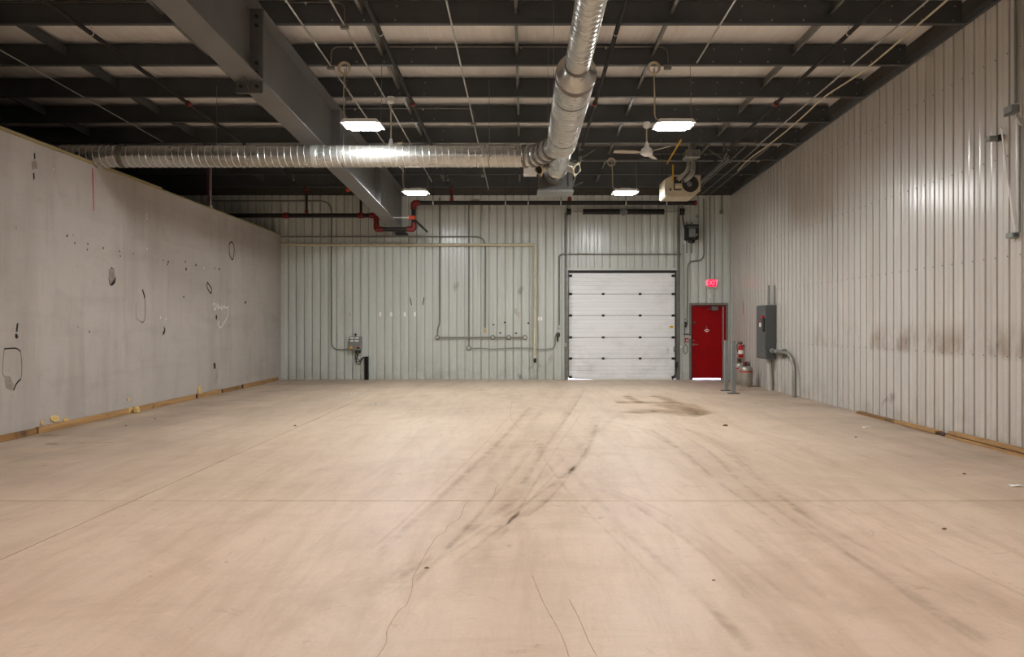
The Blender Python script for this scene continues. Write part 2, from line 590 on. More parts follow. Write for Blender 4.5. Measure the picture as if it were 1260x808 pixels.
# screw heads along the girts
def screw_dots(pts, nrm, parent, r=.009):
    mb = MB(); nrm = Vector(nrm)
    a = nrm.orthogonal().normalized(); b = nrm.cross(a)
    for p in pts:
        p = Vector(p)
        vs = [p + (a * math.cos(q * PI / 3) + b * math.sin(q * PI / 3)) * r for q in range(6)]
        vs += [v + nrm * .006 for v in vs]
        mb.add(vs, [(6, 7, 8, 9, 10, 11)] + [(q, (q + 1) % 6, 6 + (q + 1) % 6, 6 + q) for q in range(6)])
    return tag(mb.build('screw_heads', 'steel_dark', parent), kind='stuff')
M['steel_dark'] = simple('screw_grey', '#6f685f', .5, .3)
pts = []
for z in (1.15, 2.375, 3.60, 4.85):
    kk = -60
    while True:
        y = phase_r + PR * kk + .035; kk += 1
        if y > YB - .1: break
        if y > 5 and z < pur_z(y): pts.append((XR, y, z))
screw_dots(pts, (-1, 0, 0), wall_right)
pts = []
for z in (1.15, 2.375, 3.60, 4.85):
    for kk in range(-45, 40):
        x = phase_b + PITCH * kk + .035
        if -8.4 < x < XR - .05 and not (OD[0] - .1 < x < OD[1] + .1 and z < OD[2] + .1) and not (MD[0] - .1 < x < MD[1] + .1 and z < MD[2] + .1):
            pts.append((x, YB, z))
screw_dots(pts, (0, -1, 0), wall_back, .007)
# corner trim and rake trim
struct(MB().prism([(XR - .035, YB - .035), (XR - .03, YB - .002), (XR - .002, YB - .002), (XR - .002, YB - .035)], 2, 0, pur_z(YB)).build('trim_1', 'liner_back'),
       'folded corner trim between the two ribbed walls')
struct(MB().add([(XR - q, y, pur_z(y) + z) for y in (YF, YB - .01) for q, z in ((0.0, .0), (.05, .0), (.05, .10), (0.0, .10))],
                [(0, 1, 2, 3), (7, 6, 5, 4), (0, 4, 5, 1), (1, 5, 6, 2), (2, 6, 7, 3), (3, 7, 4, 0)]).build('trim_2', 'purlin'),
       'dark rake angle where the ribbed wall meets the roof')

# ---- rear wall (behind the camera) and outer wall beyond the partition
struct(MB().box((XO, YF - .2, 0), (XR + .3, YF, pur_z(YF) + .5)).build('wall_rear', 'liner_right'))
struct(MB().box((XO - .2, YF, 0), (XO, YB + .3, pur_z(YF) + .5)).build('wall_outer', 'liner_behind'))

# ---- drywall partition
wall_left = struct(MB().box((XL - .13, YF, 0), (XL, YB, HL)).build('wall_left', 'drywall'))
yc = XL * F / (197 - VX)
struct(MB().box((XL - .15, YF, HL), (XL + .035, yc, HL + .045), .006).build('trim_3', 'cap_wood'), 'thick pale wooden cap on the drywall partition')
struct(MB().box((XL - .14, yc + .01, HL), (XL + .008, YB - .002, HL + .028), .004).build('trim_4', 'cap_wood'), 'thin edge strip on the far stretch of partition')

# ---- roof: deck, insulation bays, purlins, bridging
def slab_roof(x0, x1, y0, y1, za, zb, mb=None):
    mb = mb or MB()
    return mb.add([(x, y, pur_z(y) + z) for z in (za, zb) for x, y in ((x0, y0), (x1, y0), (x1, y1), (x0, y1))],
                  [(0, 1, 2, 3), (7, 6, 5, 4), (0, 4, 5, 1), (1, 5, 6, 2), (2, 6, 7, 3), (3, 7, 4, 0)])
PD = .335
ceiling = struct(slab_roof(XO, XR + .3, YF, YB + .3, PD + .05, PD + .2).build('ceiling', 'insulation'))
PS = 1.4235
pur_y = [9.771 + PS * q for q in range(-11, 8)]
for y in pur_y:
    z = pur_z(y)
    # Z-shaped section
    t, fl = .006, .075
    poly = [(y - fl, z), (y - fl, z + .02), (y - fl + t, z + .02), (y - fl + t, z + t), (y - t, z + t), (y - t, z + PD), (y + fl, z + PD), (y + fl, z + PD - .02),
            (y + fl - t, z + PD - .02), (y + fl - t, z + PD - t), (y, z + PD - t), (y, z)]
    MB().prism(poly, 0, XO + .01, XR - .06).build('purlin', 'purlin', ceiling)
BX = (-.08, -2.13, 1.99, 4.12, -4.8, -6.98, -9.16, -11.3)
for i, y in enumerate(pur_y[:-1]):
    y1 = pur_y[i + 1]
    if y1 < 5: continue
    # insulation facing sagging between purlins
    n = 6
    vs, fs = [], []
    for q in range(n + 1):
        u = q / n; yy = y + .08 + (y1 - y - .16) * u
        zz = pur_z(yy) + PD + .03 - .035 * math.sin(PI * u)
        vs += [(XO + .02, yy, zz), (XR - .03, yy, zz)]
        if q: fs.append((2 * q - 2, 2 * q - 1, 2 * q + 1, 2 * q))
    MB().add(vs, fs).build('insulation_blanket', 'insulation', ceiling)
    for x in BX:
        if y1 < 8 or (x < -8 and y1 > 18): continue
        mb = MB()
        mb.add([(x + dx, yy, pur_z(yy) + dz) for yy in (y + .005, y1 - .01) for dx, dz in ((0, .15), (.004, .15), (.004, .30), (0, .30))],
               [(0, 1, 2, 3), (7, 6, 5, 4), (0, 4, 5, 1), (1, 5, 6, 2), (2, 6, 7, 3), (3, 7, 4, 0)])
        mb.add([(x + dx, yy, pur_z(yy) + dz) for yy in (y + .005, y1 - .01) for dx, dz in ((-.04, .15), (0, .15), (0, .154), (-.04, .154))],
               [(0, 1, 2, 3), (7, 6, 5, 4), (0, 4, 5, 1), (1, 5, 6, 2), (2, 6, 7, 3), (3, 7, 4, 0)])
        mb.build('bridging', 'galv_dark' if abs(x) < 6 else 'purlin', ceiling)
# bolts on the purlin faces where they lap
pts = []
for y in pur_y:
    if y < 8 or y > 18: continue
    for x0 in (-2.55, 2.9, 4.9):
        for dx in (0, .42, .84):
            pts += [(x0 + dx, y - .006, pur_z(y) + .07), (x0 + dx + .02, y - .006, pur_z(y) + .26)]
M['bolt'] = simple('bolt_zinc', '#a8a6a0', .4, .6)
tag(screw_dots(pts, (0, -1, 0), ceiling, .012), kind='stuff')
bpy.data.objects[ceiling.children[-1].name].data.materials[0] = M['bolt']

# ================================================================== OVERHEAD DOOR (door_1)
door1 = bpy.data.objects.new('door_1', None); C.objects.link(door1)
door1.location = ((OD[0] + OD[1]) / 2, YB, 0)
struct(door1, 'white sectional overhead door with five ribbed sections')
DY = YB + .06           # face of the door curtain
seams = [B(0, q).z for q in (335.5, 361.5, 388, 415, 441)] + [.045]
for zt_, zb_ in zip(seams, seams[1:]):
    prof = []
    n = 5; h = (zt_ - zb_ - .012)
    for q in range(n):
        a = zb_ + .006 + h * q / n; b = a + h / n
        prof += [(DY, a), (DY - .0, b - .034), (DY + .014, b - .026), (DY + .014, b - .010)]
    prof += [(DY, zt_ - .006), (DY + .045, zt_ - .006), (DY + .045, zb_ + .006)]
    MB().prism(prof, 0, OD[0] + .03, OD[1] - .03).build('door_section', 'door_white', door1)
# bottom seal, lifted at one corner so daylight shows
MB().add([(x, y, z) for y in (DY, DY + .04) for x, z in ((OD[0] + .03, .028), (OD[0] + .7, .003), (OD[1] - .03, .0), (OD[1] - .03, .05), (OD[0] + .03, .05))],
         [(0, 1, 2, 3, 4), (9, 8, 7, 6, 5)] + [(i, 5 + i, 5 + (i + 1) % 5, (i + 1) % 5) for i in range(5)]).build('bottom_seal', 'white_paint', door1)
for q in (361.5, 388, 415, 441):
    for x in (742.5, 788):
        p = B(x, q)
        mb = MB().box((p.x - .04, DY - .012, p.z - .032), (p.x + .04, DY, p.z + .032), .004)
        mb.tube([(p.x - .042, DY - .016, p.z), (p.x + .042, DY - .016, p.z)], .011, 8)
        mb.build('hinge', 'black_iron', door1)
for q in (339, 361.5, 388, 415, 441, 464):
    for sx, x in ((1, OD[0] + .03), (-1, OD[1] - .03)):
        z = B(0, q).z
        mb = MB().box((x, DY - .015, z - .035), (x + sx * .09, DY, z + .035), .004)
        mb.tube([(x - sx * .11, DY - .03, z), (x + sx * .06, DY - .03, z)], .012, 8)
        mb.tube([(x - sx * .11, DY - .03, z), (x - sx * .085, DY - .03, z)], .028, 12)
        mb.build('roller_bracket', 'black_iron', door1)
MB().box((OD[0] + .001, DY + .046, .052), (OD[1] - .001, DY + .07, OD[2] - .001)).build('leak_backing', 'grey_box', door1)  # unseen sheet added to block daylight leaking between the sections
# header seal and jamb trim
MB().box((OD[0] - .02, YB - .012, OD[2] - .035), (OD[1] + .02, YB + .055, OD[2] + .012)).build('header_seal', 'dark', door1)
MB().box((OD[0] - .09, YB - .02, OD[2] + .014), (OD[1] + .09, YB + .03, OD[2] + .072)).build('header_trim', 'liner_back', door1)
for sx, x in ((-1, OD[0]), (1, OD[1])):
    MB().box((x, YB - .02, 0), (x + sx * .088, YB + .03, OD[2] + .012)).build('jamb_trim', 'steel', door1)
    # high-lift track: vertical leg, curve, horizontal leg towards the room
    X = x + sx * .05; zt2 = B(0, 266).z
    path = [(X, YB - .06, .02), (X, YB - .06, zt2)] + \
           [(X, YB - .06 - .38 * (1 - math.cos(a)), zt2 + .38 * math.sin(a)) for a in [PI / 2 * t / 8 for t in range(1, 9)]] + \
           [(X, 15.6, zt2 + .38 + .09)]
    mb = MB()
    for i in range(len(path) - 1):
        a, b = Vector(path[i]), Vector(path[i + 1]); d = (b - a).normalized(); nn = Vector((1, 0, 0)).cross(d).normalized()
        for o0, o1, w0, w1 in ((-.004 * sx, .0, -.032, .032), (-.03 * sx, 0, -.036, -.032), (-.03 * sx, 0, .032, .036)):
            vs = [p + Vector((o, 0, 0)) + nn * ww for p in (a, b) for o, ww in ((o0, w0), (o1, w0), (o1, w1), (o0, w1))]
            mb.add(vs, [(0, 1, 2, 3), (7, 6, 5, 4), (0, 4, 5, 1), (1, 5, 6, 2), (2, 6, 7, 3), (3, 7, 4, 0)])
    mb.build('track', 'galv_dark', door1)
    # angle brackets that carry the track
    mb = MB().box((X + sx * .02, YB - .03, .0), (X + sx * .055, YB - .001, zt2 + .1))
    mb.build('track_angle', 'conduit_paint', door1)
    zh = zt2 + .38 + .04
    for yy in (19.2, 16.0):
        zr = pur_z(yy)
        mb = MB().box((X - .02, yy, zh + .04), (X + .02, yy + .006, zr + .15)).box((X - .02, yy, zh + .04), (X - .014, yy + .04, zr + .15))
        mb.build('track_hanger', 'galv_dark', door1)
        mb = MB().tube([(X, yy + .02, zh + .1), (X - sx * .35, yy + .02, zr + .02)], .014, 6)
        mb.tube([(X, yy + .02, zh + .1), (X, yy - .4, zr + .02)], .014, 6)
        mb.build('hanger_brace', 'galv_dark', door1)
p = B(828.5, 402)
MB().box((p.x - .09, DY - .003, p.z - .03), (p.x + .01, DY, p.z + .03)).build('warning_sticker', 'yellow', door1)['label'] = 'small yellow sticker'
p = B(738, 447)
ribbon([B(820, 425, -.055), B(822, 430, -.055), B(823, 436, -.055)], .12, (0, -1, 0), 'scuff', 'smudge', door1)

# torsion springs over the door
ts = thing('torsion_spring_shaft', (OD[0] + 1.5, YB - .2, B(0, 262).z), 'black torsion springs on a shaft above the overhead door', 'door spring')
zs, ys = B(0, 261.5).z, YB - .17
MB().tube([(B(699, 0).x, ys, zs), (B(838, 0).x, ys, zs)], .014, 8).build('shaft', 'steel', ts)
def coil(p0, p1, r, wire, turns, seg=14, n=5):
    p0, p1 = Vector(p0), Vector(p1); d = (p1 - p0).normalized(); a = d.orthogonal().normalized(); b = d.cross(a)
    m = int(turns * seg)
    return [p0 + (p1 - p0) * (i / m) + (a * math.cos(2 * PI * i / seg) + b * math.sin(2 * PI * i / seg)) * r for i in range(m + 1)]
for xa, xb in ((718, 763), (770, 815)):
    mb = MB().tube(coil((B(xa, 0).x, ys, zs), (B(xb, 0).x, ys, zs), .066, .0095, 44), .0125, 5)
    sp = mb.build('spring', 'black_iron', ts)
    for q in (xa, xb):
        MB().lathe([(.02, -.03), (.082, -.03), (.082, .012), (.02, .03)], (B(q, 0).x, ys, zs), 0, 16).build('winding_cone', 'steel' if q in (763, 770) else 'black_iron', sp)
MB().box((B(764.5, 0).x, ys - .01, zs - .08), (B(768.5, 0).x, YB - .001, zs + .09)).build('centre_bracket', 'steel', ts)
for q in (700, 838):
    x = B(q, 0).x
    MB().lathe([(.03, -.06), (.10, -.06), (.10, -.04), (.075, -.03), (.085, .04), (.11, .05), (.03, .055)], (x, ys, zs), 0, 18).build('cable_drum', 'black_iron', ts)
    MB().box((x - .09, ys - .05, zs - .12), (x - .083, YB - .001, zs + .08)).build('end_bearing_plate', 'steel', ts)

# jackshaft operator
op0, op1 = B(841.5, 298.5), B(857, 277.5)
op = thing('door_operator', ((op0.x + op1.x) / 2, YB - .2, op0.z), 'black motor operator box mounted beside the torsion springs', 'door opener')
MB().box((op0.x, YB - .30, op0.z + .06), (op1.x, YB - .03, op1.z), .015).build('housing', 'dark', op)
MB().box((op0.x + .08, YB - .312, op0.z + .13), (op1.x - .10, YB - .30, op1.z - .12)).build('nameplate', 'grey_box', op)
MB().box((op0.x + .02, YB - .31, op1.z - .1), (op1.x - .04, YB - .30, op1.z - .055)).build('vent', 'grey_enamel', op)
MB().box((op1.x - .075, YB - .308, op0.z + .17), (op1.x - .045, YB - .30, op0.z + .21)).build('tag', 'cream', op)
MB().tube([((op0.x + op1.x) / 2, YB - .16, op0.z + .07), ((op0.x + op1.x) / 2, YB - .16, op0.z - .02)], .09, 14).build('motor_cap', 'black_iron', op)
mb = MB()
for dx in (.06, .2):
    mb.box((op0.x + dx, YB - .03, op0.z - .3), (op0.x + dx + .03, YB - .001, op1.z + .1))
mb.build('wall_bracket', 'conduit_paint', op)
MB().tube([(op0.x - .02, YB - .16, op1.z - .08), (B(838, 0).x, YB - .17, zs - .08), (B(838, 0).x, YB - .17, zs)], .018, 6).build('drive_chain', 'black_iron', op)

# hand chain loops and keeper beside the door
hc = thing('hoist_chain', B(843, 432, .05), 'looped hand chain hanging beside the overhead door jamb', 'chain')
def sag(a, b, dz, n=12):
    a, b = Vector(a), Vector(b)
    return [a + (b - a) * t / n - Vector((0, 0, dz * 4 * (t / n) * (1 - t / n))) for t in range(n + 1)]
pth = [B(841, 300, .14), B(841.5, 350, .14), B(842, 400, .14), B(842, 422, .12)] + [B(843.5 + 2.6 * math.sin(a), 429.5 - 5.5 * math.cos(a), .12) for a in [2 * PI * q / 14 for q in range(15)]]
MB().tube(pth, .013, 6).build('chain', 'conduit_paint', hc)
MB().tube([B(832 + 3 * math.sin(a), 429.5 - 4.5 * math.cos(a), .06) for a in [2 * PI * q / 14 for q in range(15)]], .014, 6).build('chain_loop', 'conduit_paint', hc)
MB().box(B(836.5, 428, .03), B(839, 425, .001)).build('chain_keeper', 'white_paint', hc)
pl = thing('pull_rope', B(832, 466, .06), 'black handle and pull rope hanging on the overhead door track', 'rope')
MB().box(B(831, 452, .10), B(834, 445, .05), .01).build('handle', 'dark', pl)
MB().tube(smooth_path([B(832.5, 446, .07), B(832, 452, .08), B(831.5, 458, .1), B(829, 463, .12), B(827.5, 466.4, .16)], 4), .014, 6).build('rope', 'dark', pl)

# ================================================================== RED DOOR (door_2)
door2 = bpy.data.objects.new('door_2', None); C.objects.link(door2); door2.location = ((MD[0] + MD[1]) / 2, YB, 0)
struct(door2, 'red steel exit door with daylight under it')
lx0, lx1 = B(852, 0).x, B(889.3, 0).x
mb = MB().box((MD[0], YB - .004, 0), (lx0 - .004, YB + .14, MD[2] - .001)).box((lx0 - .004, YB - .004, MD[2] - .045), (MD[1], YB + .14, MD[2] - .001))
mb.build('door_frame', 'frame_red', door2)
MB().box((lx1 + .035, YB + .02, 0.0), (MD[1], YB + .14, MD[2] - .046)).build('side_panel', 'door_red', door2)
MB().box((lx1 + .004, YB + .004, 0), (lx1 + .034, YB + .14, MD[2] - .046)).build('mullion', simple('mullion_grey', '#a08a84', .5), door2)
MB().box((lx0 - .004, YB + .092, MD[2] - .10), (MD[1], YB + .13, MD[2] - .046)).box((lx0 - .004, YB + .092, 0), (lx0 + .03, YB + .13, MD[2] - .10)).box((lx1 - .03, YB + .092, 0), (lx1 + .004, YB + .13, MD[2] - .10)).build('door_stop', 'frame_red', door2)
leaf = MB().box((lx0, YB + .045, .04), (lx1, YB + .09, MD[2] - .05), .003).build('leaf', 'door_red', door2)
for x0 in ((MD[0] - .055), (MD[1])):
    MB().box((x0 + .001, YB - .014, 0), (x0 + .054, YB + .03, MD[2])).build('casing', 'conduit_paint', door2)
MB().box((MD[0] - .055, YB - .014, MD[2]), (MD[1] + .055, YB + .03, MD[2] + .045)).build('casing', 'conduit_paint', door2)
FY = YB + .045
p = B(853.6, 423.5)
mb = MB().lathe([(.034, -.0), (.034, -.012), (.014, -.014), (.014, -.05)], (p.x, FY, p.z), 1, 14)
mb.tube([(p.x, FY - .05, p.z), (p.x + .12, FY - .05, p.z)], .012, 8)
mb.build('lever_handle', 'steel', leaf)
p = B(853.6, 419)
MB().lathe([(.024, 0), (.024, -.016), (.01, -.018)], (p.x, FY, p.z), 1, 12).build('deadbolt', 'steel', leaf)
p = B(854.5, 397)
MB().box((p.x - .05, FY - .006, p.z - .045), (p.x + .05, FY, p.z + .045)).build('vacant_plate', 'frame_red', leaf)
MB().box((p.x - .03, FY - .009, p.z + .012), (p.x + .04, FY - .006, p.z + .022)).build('plate_line', 'torn', leaf)
# white diamond notice
p = B(870.2, 406.5)
MB().add([(p.x + a, FY - q, p.z + b) for q in (.001, .004) for a, b in ((-.075, 0), (0, -.05), (.075, 0), (0, .05))],
         [(0, 1, 2, 3), (7, 6, 5, 4)] + [(i, 4 + i, 4 + (i + 1) % 4, (i + 1) % 4) for i in range(4)]).build('notice_label', 'white_plastic', leaf)
MB().box((p.x - .045, FY - .006, p.z - .012), (p.x + .045, FY - .004, p.z + .012)).build('notice_stripe', 'red', leaf)
p = B(870, 402)
MB().lathe([(.014, 0), (.014, -.01)], (p.x, FY, p.z), 1, 10).build('peephole', 'steel', leaf)
# closer
a, b = B(876, 380.5), B(883.5, 377.8)
cl = MB().box((a.x, FY - .06, a.z - .03), (b.x, FY, b.z + .02), .008).build('door_closer', 'steel', leaf)
MB().tube([(a.x + .08, FY - .07, a.z), (a.x - .14, FY - .09, a.z - .005), (a.x + .05, FY - .01, a.z + .08)], .009, 6).build('closer_arm', 'steel', leaf)
for z in (.3, 1.05, 1.85):
    MB().tube([(lx1 + .002, YB + .04, z - .05), (lx1 + .002, YB + .04, z + .05)], .009, 8).build('hinge', 'steel', leaf)

# exit sign
p0, p1 = B(869, 354), B(881.8, 342.5)
ex = thing('exit_sign', ((p0.x + p1.x) / 2, YB, p0.z), 'lit red exit sign above the red door', 'exit sign')
MB().box((p0.x, YB - .07, p0.z), (p1.x, YB - .001, p1.z), .006).build('housing', simple('sign_frame', '#d9c2bd', .5), ex)
MB().box((p0.x + .028, YB - .073, p0.z + .028), (p1.x - .028, YB - .07, p1.z - .028)).build('face', emit('exit_red', (1.0, .004, .07), .42, (.5, .0, .02, 1)), ex)
fc = bpy.data.curves.new('exit_letters', 'FONT'); fc.body = 'EXIT'; fc.align_x = 'CENTER'; fc.align_y = 'CENTER'; fc.size = .20; fc.extrude = .001
tmp = bpy.data.objects.new('tmp_text', fc); C.objects.link(tmp)
bpy.context.view_layer.update()
me = bpy.data.meshes.new_from_object(tmp.evaluated_get(bpy.context.evaluated_depsgraph_get()))
bpy.data.objects.remove(tmp, do_unlink=True)
me.transform(Matrix.Translation((0, -.0755, (p1.z - p0.z) / 2)) @ Matrix.Rotation(PI / 2, 4, 'X') @ Matrix.Scale(.92, 4, (1, 0, 0)))
me.materials.clear(); me.materials.append(emit('exit_letter', (1.0, .25, .36), .5, (.6, .2, .25, 1)))
tx = bpy.data.objects.new('letters', me); C.objects.link(tx); tx.parent = ex; tx['label'] = 'pale EXIT lettering'
p = B(874.3, 364.5)
dt = thing('motion_sensor', (p.x, YB, p.z - .05), 'small white sensor between the exit sign and red door', 'sensor')
MB().box((p.x - .028, YB - .045, p.z - .05), (p.x + .035, YB - .001, p.z + .055), .012).build('body', 'white_plastic', dt)
MB().lathe([(.022, -.045), (.02, -.058), (.008, -.064)], (p.x + .004, YB, p.z + .01), 1, 12).build('lens', 'cream', dt)

# ================================================================== GIRDER
GZ = lambda y: CH + 3.457 - .0397 * y         # underside of the tapered girder
gx0, gx1 = -3.63, -3.29; gc = (gx0 + gx1) / 2
YS = 9.25
gd = thing('roof_girder', (gc, YS, GZ(YS)), 'deep grey tapered steel roof girder with bolted splice', 'girder')
def wedge(mb, xa, xb, y0, y1, f0, f1):
    return mb.add([(x, y, f(y)) for y in (y0, y1) for x, f in ((xa, f0), (xb, f0), (xb, f1), (xa, f1))],
                  [(0, 1, 2, 3), (7, 6, 5, 4), (0, 4, 5, 1), (1, 5, 6, 2), (2, 6, 7, 3), (3, 7, 4, 0)])
top = lambda y: pur_z(y) - .002
for y0, y1 in ((YF + .02, YS - .021), (YS + .021, YB - .02)):
    wedge(MB(), gx0, gx1, y0, y1, GZ, lambda y: GZ(y) + .022).build('bottom_flange', 'girder', gd)
    wedge(MB(), gx0, gx1, y0, y1, lambda y: top(y) - .02, top).build('top_flange', 'girder', gd)
    wedge(MB(), gc - .006, gc + .006, y0, y1, lambda y: GZ(y) + .022, lambda y: top(y) - .02).build('web', 'girder', gd)
for y0, y1 in ((YS - .02, YS - .001), (YS + .001, YS + .02)):
    MB().box((gx0 + .0, y0, GZ(YS) - .15), (gx1, y1, top(YS) + .0)).build('splice_plate', 'plate', gd)
for x in (gc - .10, gc + .10):
    for z in (GZ(YS) - .07, GZ(YS) + .10, GZ(YS) + .22, top(YS) - .12, top(YS) - .24):
        MB().lathe([(.022, -.052), (.022, -.02)], (x, YS, z), 1, 6).build('bolt', 'black_iron', gd)
MB().add([(gc + dx, y, z) for dx in (-.005, .005) for y, z in ((YS - .02, GZ(YS) - .15), (YS - .02, GZ(YS)), (YS - .22, GZ(YS)))],
         [(0, 1, 2), (5, 4, 3), (0, 3, 4, 1), (1, 4, 5, 2), (2, 5, 3, 0)]).build('gusset', 'plate', gd)
for y in (13.2, 17.0):
    for s in (-1, 1):
        wedge(MB(), gc + s * .007, gc + s * .15, y, y + .012, lambda q: GZ(q) + .024, lambda q: top(q) - .022).build('stiffener', 'girder', gd)
# column stub flange at the back wall
col_p0, col_p1 = B(494.5, 290, .02), B(505.5, 242, .02)
MB().box((gx0, YB - .019, GZ(YB) - .06), (gx1 + .02, YB - .001, top(YB) - .02)).build('column_flange', 'liner_back', gd)
MB().box((gx0 + .02, YB - .2, GZ(YB) - .055), (gx1 + .03, YB - .02, GZ(YB) - .02)).build('bearing_plate', 'black_iron', gd)

# ================================================================== SPIRAL DUCT
DX, DZ = .573, CH + 2.735
du = thing('spiral_duct', (DX, 11.8, DZ), 'galvanized spiral duct with branch elbow and square end box', 'duct')
def duct_run(a, b, r, name, pitch=.105, n=28, seam=True):
    a, b = Vector(a), Vector(b)
    o = MB().tube([a + (b - a) * t / 6 for t in range(7)], r, n, cap=True).build(name, 'galv', du)
    if seam:
        L_ = (b - a).length
        tag(MB().tube(coil(a, b, r + .001, .004, L_ / pitch, 22), .006, 6, cap=False).build('spiral_seam', 'seam', o))
    return o
duct_run((DX, -4.0, DZ + .02), (DX, 7.86, DZ + .02), .128, 'narrow_run')
MB().lathe([(.128, 7.70), (.134, 7.74), (.134, 7.80), (.205, 7.90), (.222, 7.91), (.222, 7.95), (.214, 7.97)], (DX, 0, DZ), 1, 30).build('reducer', 'galv', du)
MB().lathe([(.2165, 7.94), (.226, 7.945), (.226, 8.03), (.2165, 8.035)], (DX, 0, DZ), 1, 30).build('sealant_band', 'sealant', du)
MB().lathe([(.132, 7.68), (.139, 7.685), (.139, 7.735), (.132, 7.74)], (DX, 0, DZ + .016), 1, 24).build('sealant_band', 'sealant', du)
duct_run((DX, 7.96, DZ), (DX, 10.85, DZ), .215, 'wide_run')
MB().lathe([(.215, 10.85), (.222, 10.86), (.222, 10.93), (.19, 11.0), (.18, 11.02)], (DX, 0, DZ), 1, 30).build('reducer', 'galv', du)
MB().lathe([(.18, 11.0), (.18, 12.0), (.186, 12.0), (.186, 12.05), (.18, 12.05), (.18, 12.55), (.187, 12.56), (.187, 12.6), (.18, 12.62), (.2, 13.16)], (DX, 0, DZ - .01), 1, 30).build('end_run', 'galv', du)
# branch along X, passing over the partition
r2 = .172; BYd = 11.8; BZ = DZ - .0
duct_run((-7.42, BYd, BZ), (.03, BYd, BZ), r2, 'branch_run')
MB().lathe([(r2, 0), (r2 * .92, -.10), (r2 * .55, -.2), (.02, -.24)], (-7.42, BYd, BZ), 0, 24).build('end_cap', 'galv_dark', du)
for x in (-6.45, -3.35):
    MB().lathe([(r2 + .002, -.045), (r2 + .006, -.04), (r2 + .006, .04), (r2 + .002, .045)], (x, BYd, BZ), 0, 28).build('joint_band', 'sealant' if x < -5 else 'seam', du)
gp = [(.03, BYd), (.17, 11.76), (.28, 11.64), (.36, 11.47), (.44, 11.28), (.58, 11.0)]
for i in range(len(gp) - 1):
    a, b = Vector((*gp[i], BZ)), Vector((*gp[i + 1], BZ))
    MB().tube([a - (b - a) * .06, b + (b - a) * .06], r2 - .001 * i, 26).build('elbow_gore', 'galv', du)
for i in range(0, len(gp) - 1):
    a = Vector((*gp[i], BZ)); d0 = Vector((*gp[max(i - 1, 0)], BZ)); d1 = Vector((*gp[i + 1], BZ)); d = (d1 - d0).normalized()
    MB().tube([a - d * .028, a + d * .028], r2 + .012, 26).build('sealant_band', 'sealant', du)
# side taps
for s in (-1, 1):
    a = Vector((DX + s * .1, 12.32, DZ - .02)); b = Vector((DX + s * .31, 12.16, DZ - .13))
    d = (b - a).normalized()
    tp = MB().tube([a, b], .085, 16).build('side_tap', 'galv', du)
    MB().tube([b - d * .012, b + d * .01], .125, 4).build('tap_flange', 'cream', tp)
    MB().tube([b + d * .002, b + d * .013], .075, 14).build('tap_opening', 'hole', tp)
# square end box
bx0, bx1 = DX - .30, DX + .31
MB().box((bx0 + .02, 13.18, DZ - .24), (bx1 - .02, 13.6, DZ + .26)).build('end_box', 'plate', du)
mb = MB()
for a, b in (((bx0, 13.14, DZ - .29), (bx1, 13.2, DZ - .22)), ((bx0, 13.14, DZ + .22), (bx1, 13.2, DZ + .29)), ((bx0, 13.14, DZ - .22), (bx0 + .07, 13.2, DZ + .22)), ((bx1 - .07, 13.14, DZ - .22), (bx1, 13.2, DZ + .22))):
    mb.box(a, b)
mb.build('box_frame', 'plate', du)
MB().box((bx0 - .02, 13.10, DZ - .325), (bx1 + .02, 13.62, DZ - .291)).build('box_lip', 'steel', du)
MB().box((bx0 - .27, 13.2, DZ + .02), (bx0 - .03, 13.5, DZ + .15)).build('control_box', 'white_paint', du)
for y in (3.0, 8.6, 10.4):
    r = .133 if y < 7 else .219
    st = MB()
    for s in (-1, 1):
        st.box((DX + s * r - .002, y - .012, DZ), (DX + s * r + .002, y + .012, pur_z(y) + .01))
    st.lathe([(r, -.014), (r + .003, -.014), (r + .003, .014), (r, .014)], (DX, y, DZ), 1, 24)
    st.build('hanger_strap', 'galv_dark', du)
for x in (-4.95, -.55, -2.9):
    st = MB().tube([(x, BYd, BZ + r2), (x, BYd, pur_z(11.2) + (.0 if x > -2 else -.1))], .004, 5)
    st.lathe([(r2, -.014), (r2 + .003, -.014), (r2 + .003, .014), (r2, .014)], (x, BYd, BZ), 0, 24)
    st.build('hanger_strap', 'galv_dark', du)

# ================================================================== LAMPS
HB = CH + 3.01
def lamp(x, y, label, em, group='LED high-bay lights'):
    t = thing('high_bay_light', (x, y, HB), label, 'ceiling light', group)
    w2, d2 = .295, .215
    # housing with sloped ends
    prof = [(-w2, .012), (-w2 + .05, .07), (w2 - .05, .07), (w2, .012)]
    MB().prism([(x + u, HB + v) for u, v in prof], 1, y - d2, y + d2).build('housing', 'white_paint', t)
    MB().box((x - .12, y - .07, HB + .07), (x + .12, y + .07, HB + .115), .008).build('driver', 'white_paint', t)
    for dx in (-.15, 0, .15):
        MB().box((x + dx - .135 / 2, y - d2 + .012, HB - .002), (x + dx + .135 / 2, y + d2 - .012, HB + .011), .004).build('diffuser', em, t)
    ys_ = min(pur_y, key=lambda q: abs(q - y)); zr = pur_z(ys_)
    for s in (-1, 1):
        xx = x + s * .27
        MB().tube([(xx, y, HB + .05), (xx, ys_ - .05, zr + .005)], .0045, 5).build('hanger_wire', 'steel', t)
    xx = x - .29
    MB().tube(smooth_path([(xx + .1, y, HB + .1), (xx + .01, y, HB + .16), (xx, y - .01, HB + .5), (xx, ys_ - .07, zr - .06)], 5), .009, 6).build('power_cord', 'cream', t)
    mb = MB()
    for q in range(3):
        mb.tube([(xx - .0 + (.075 + .008 * q) * math.cos(a), ys_ - .085 - .014 * q, zr - .06 + (.075 + .008 * q) * math.sin(a)) for a in [2 * PI * e / 20 for e in range(21)]], .011, 6)
    mb.build('cord_coil', 'cream', t)
    return t
em_b = emit('lamp_neutral', LAMP_BACK, LAMP_STRENGTH)
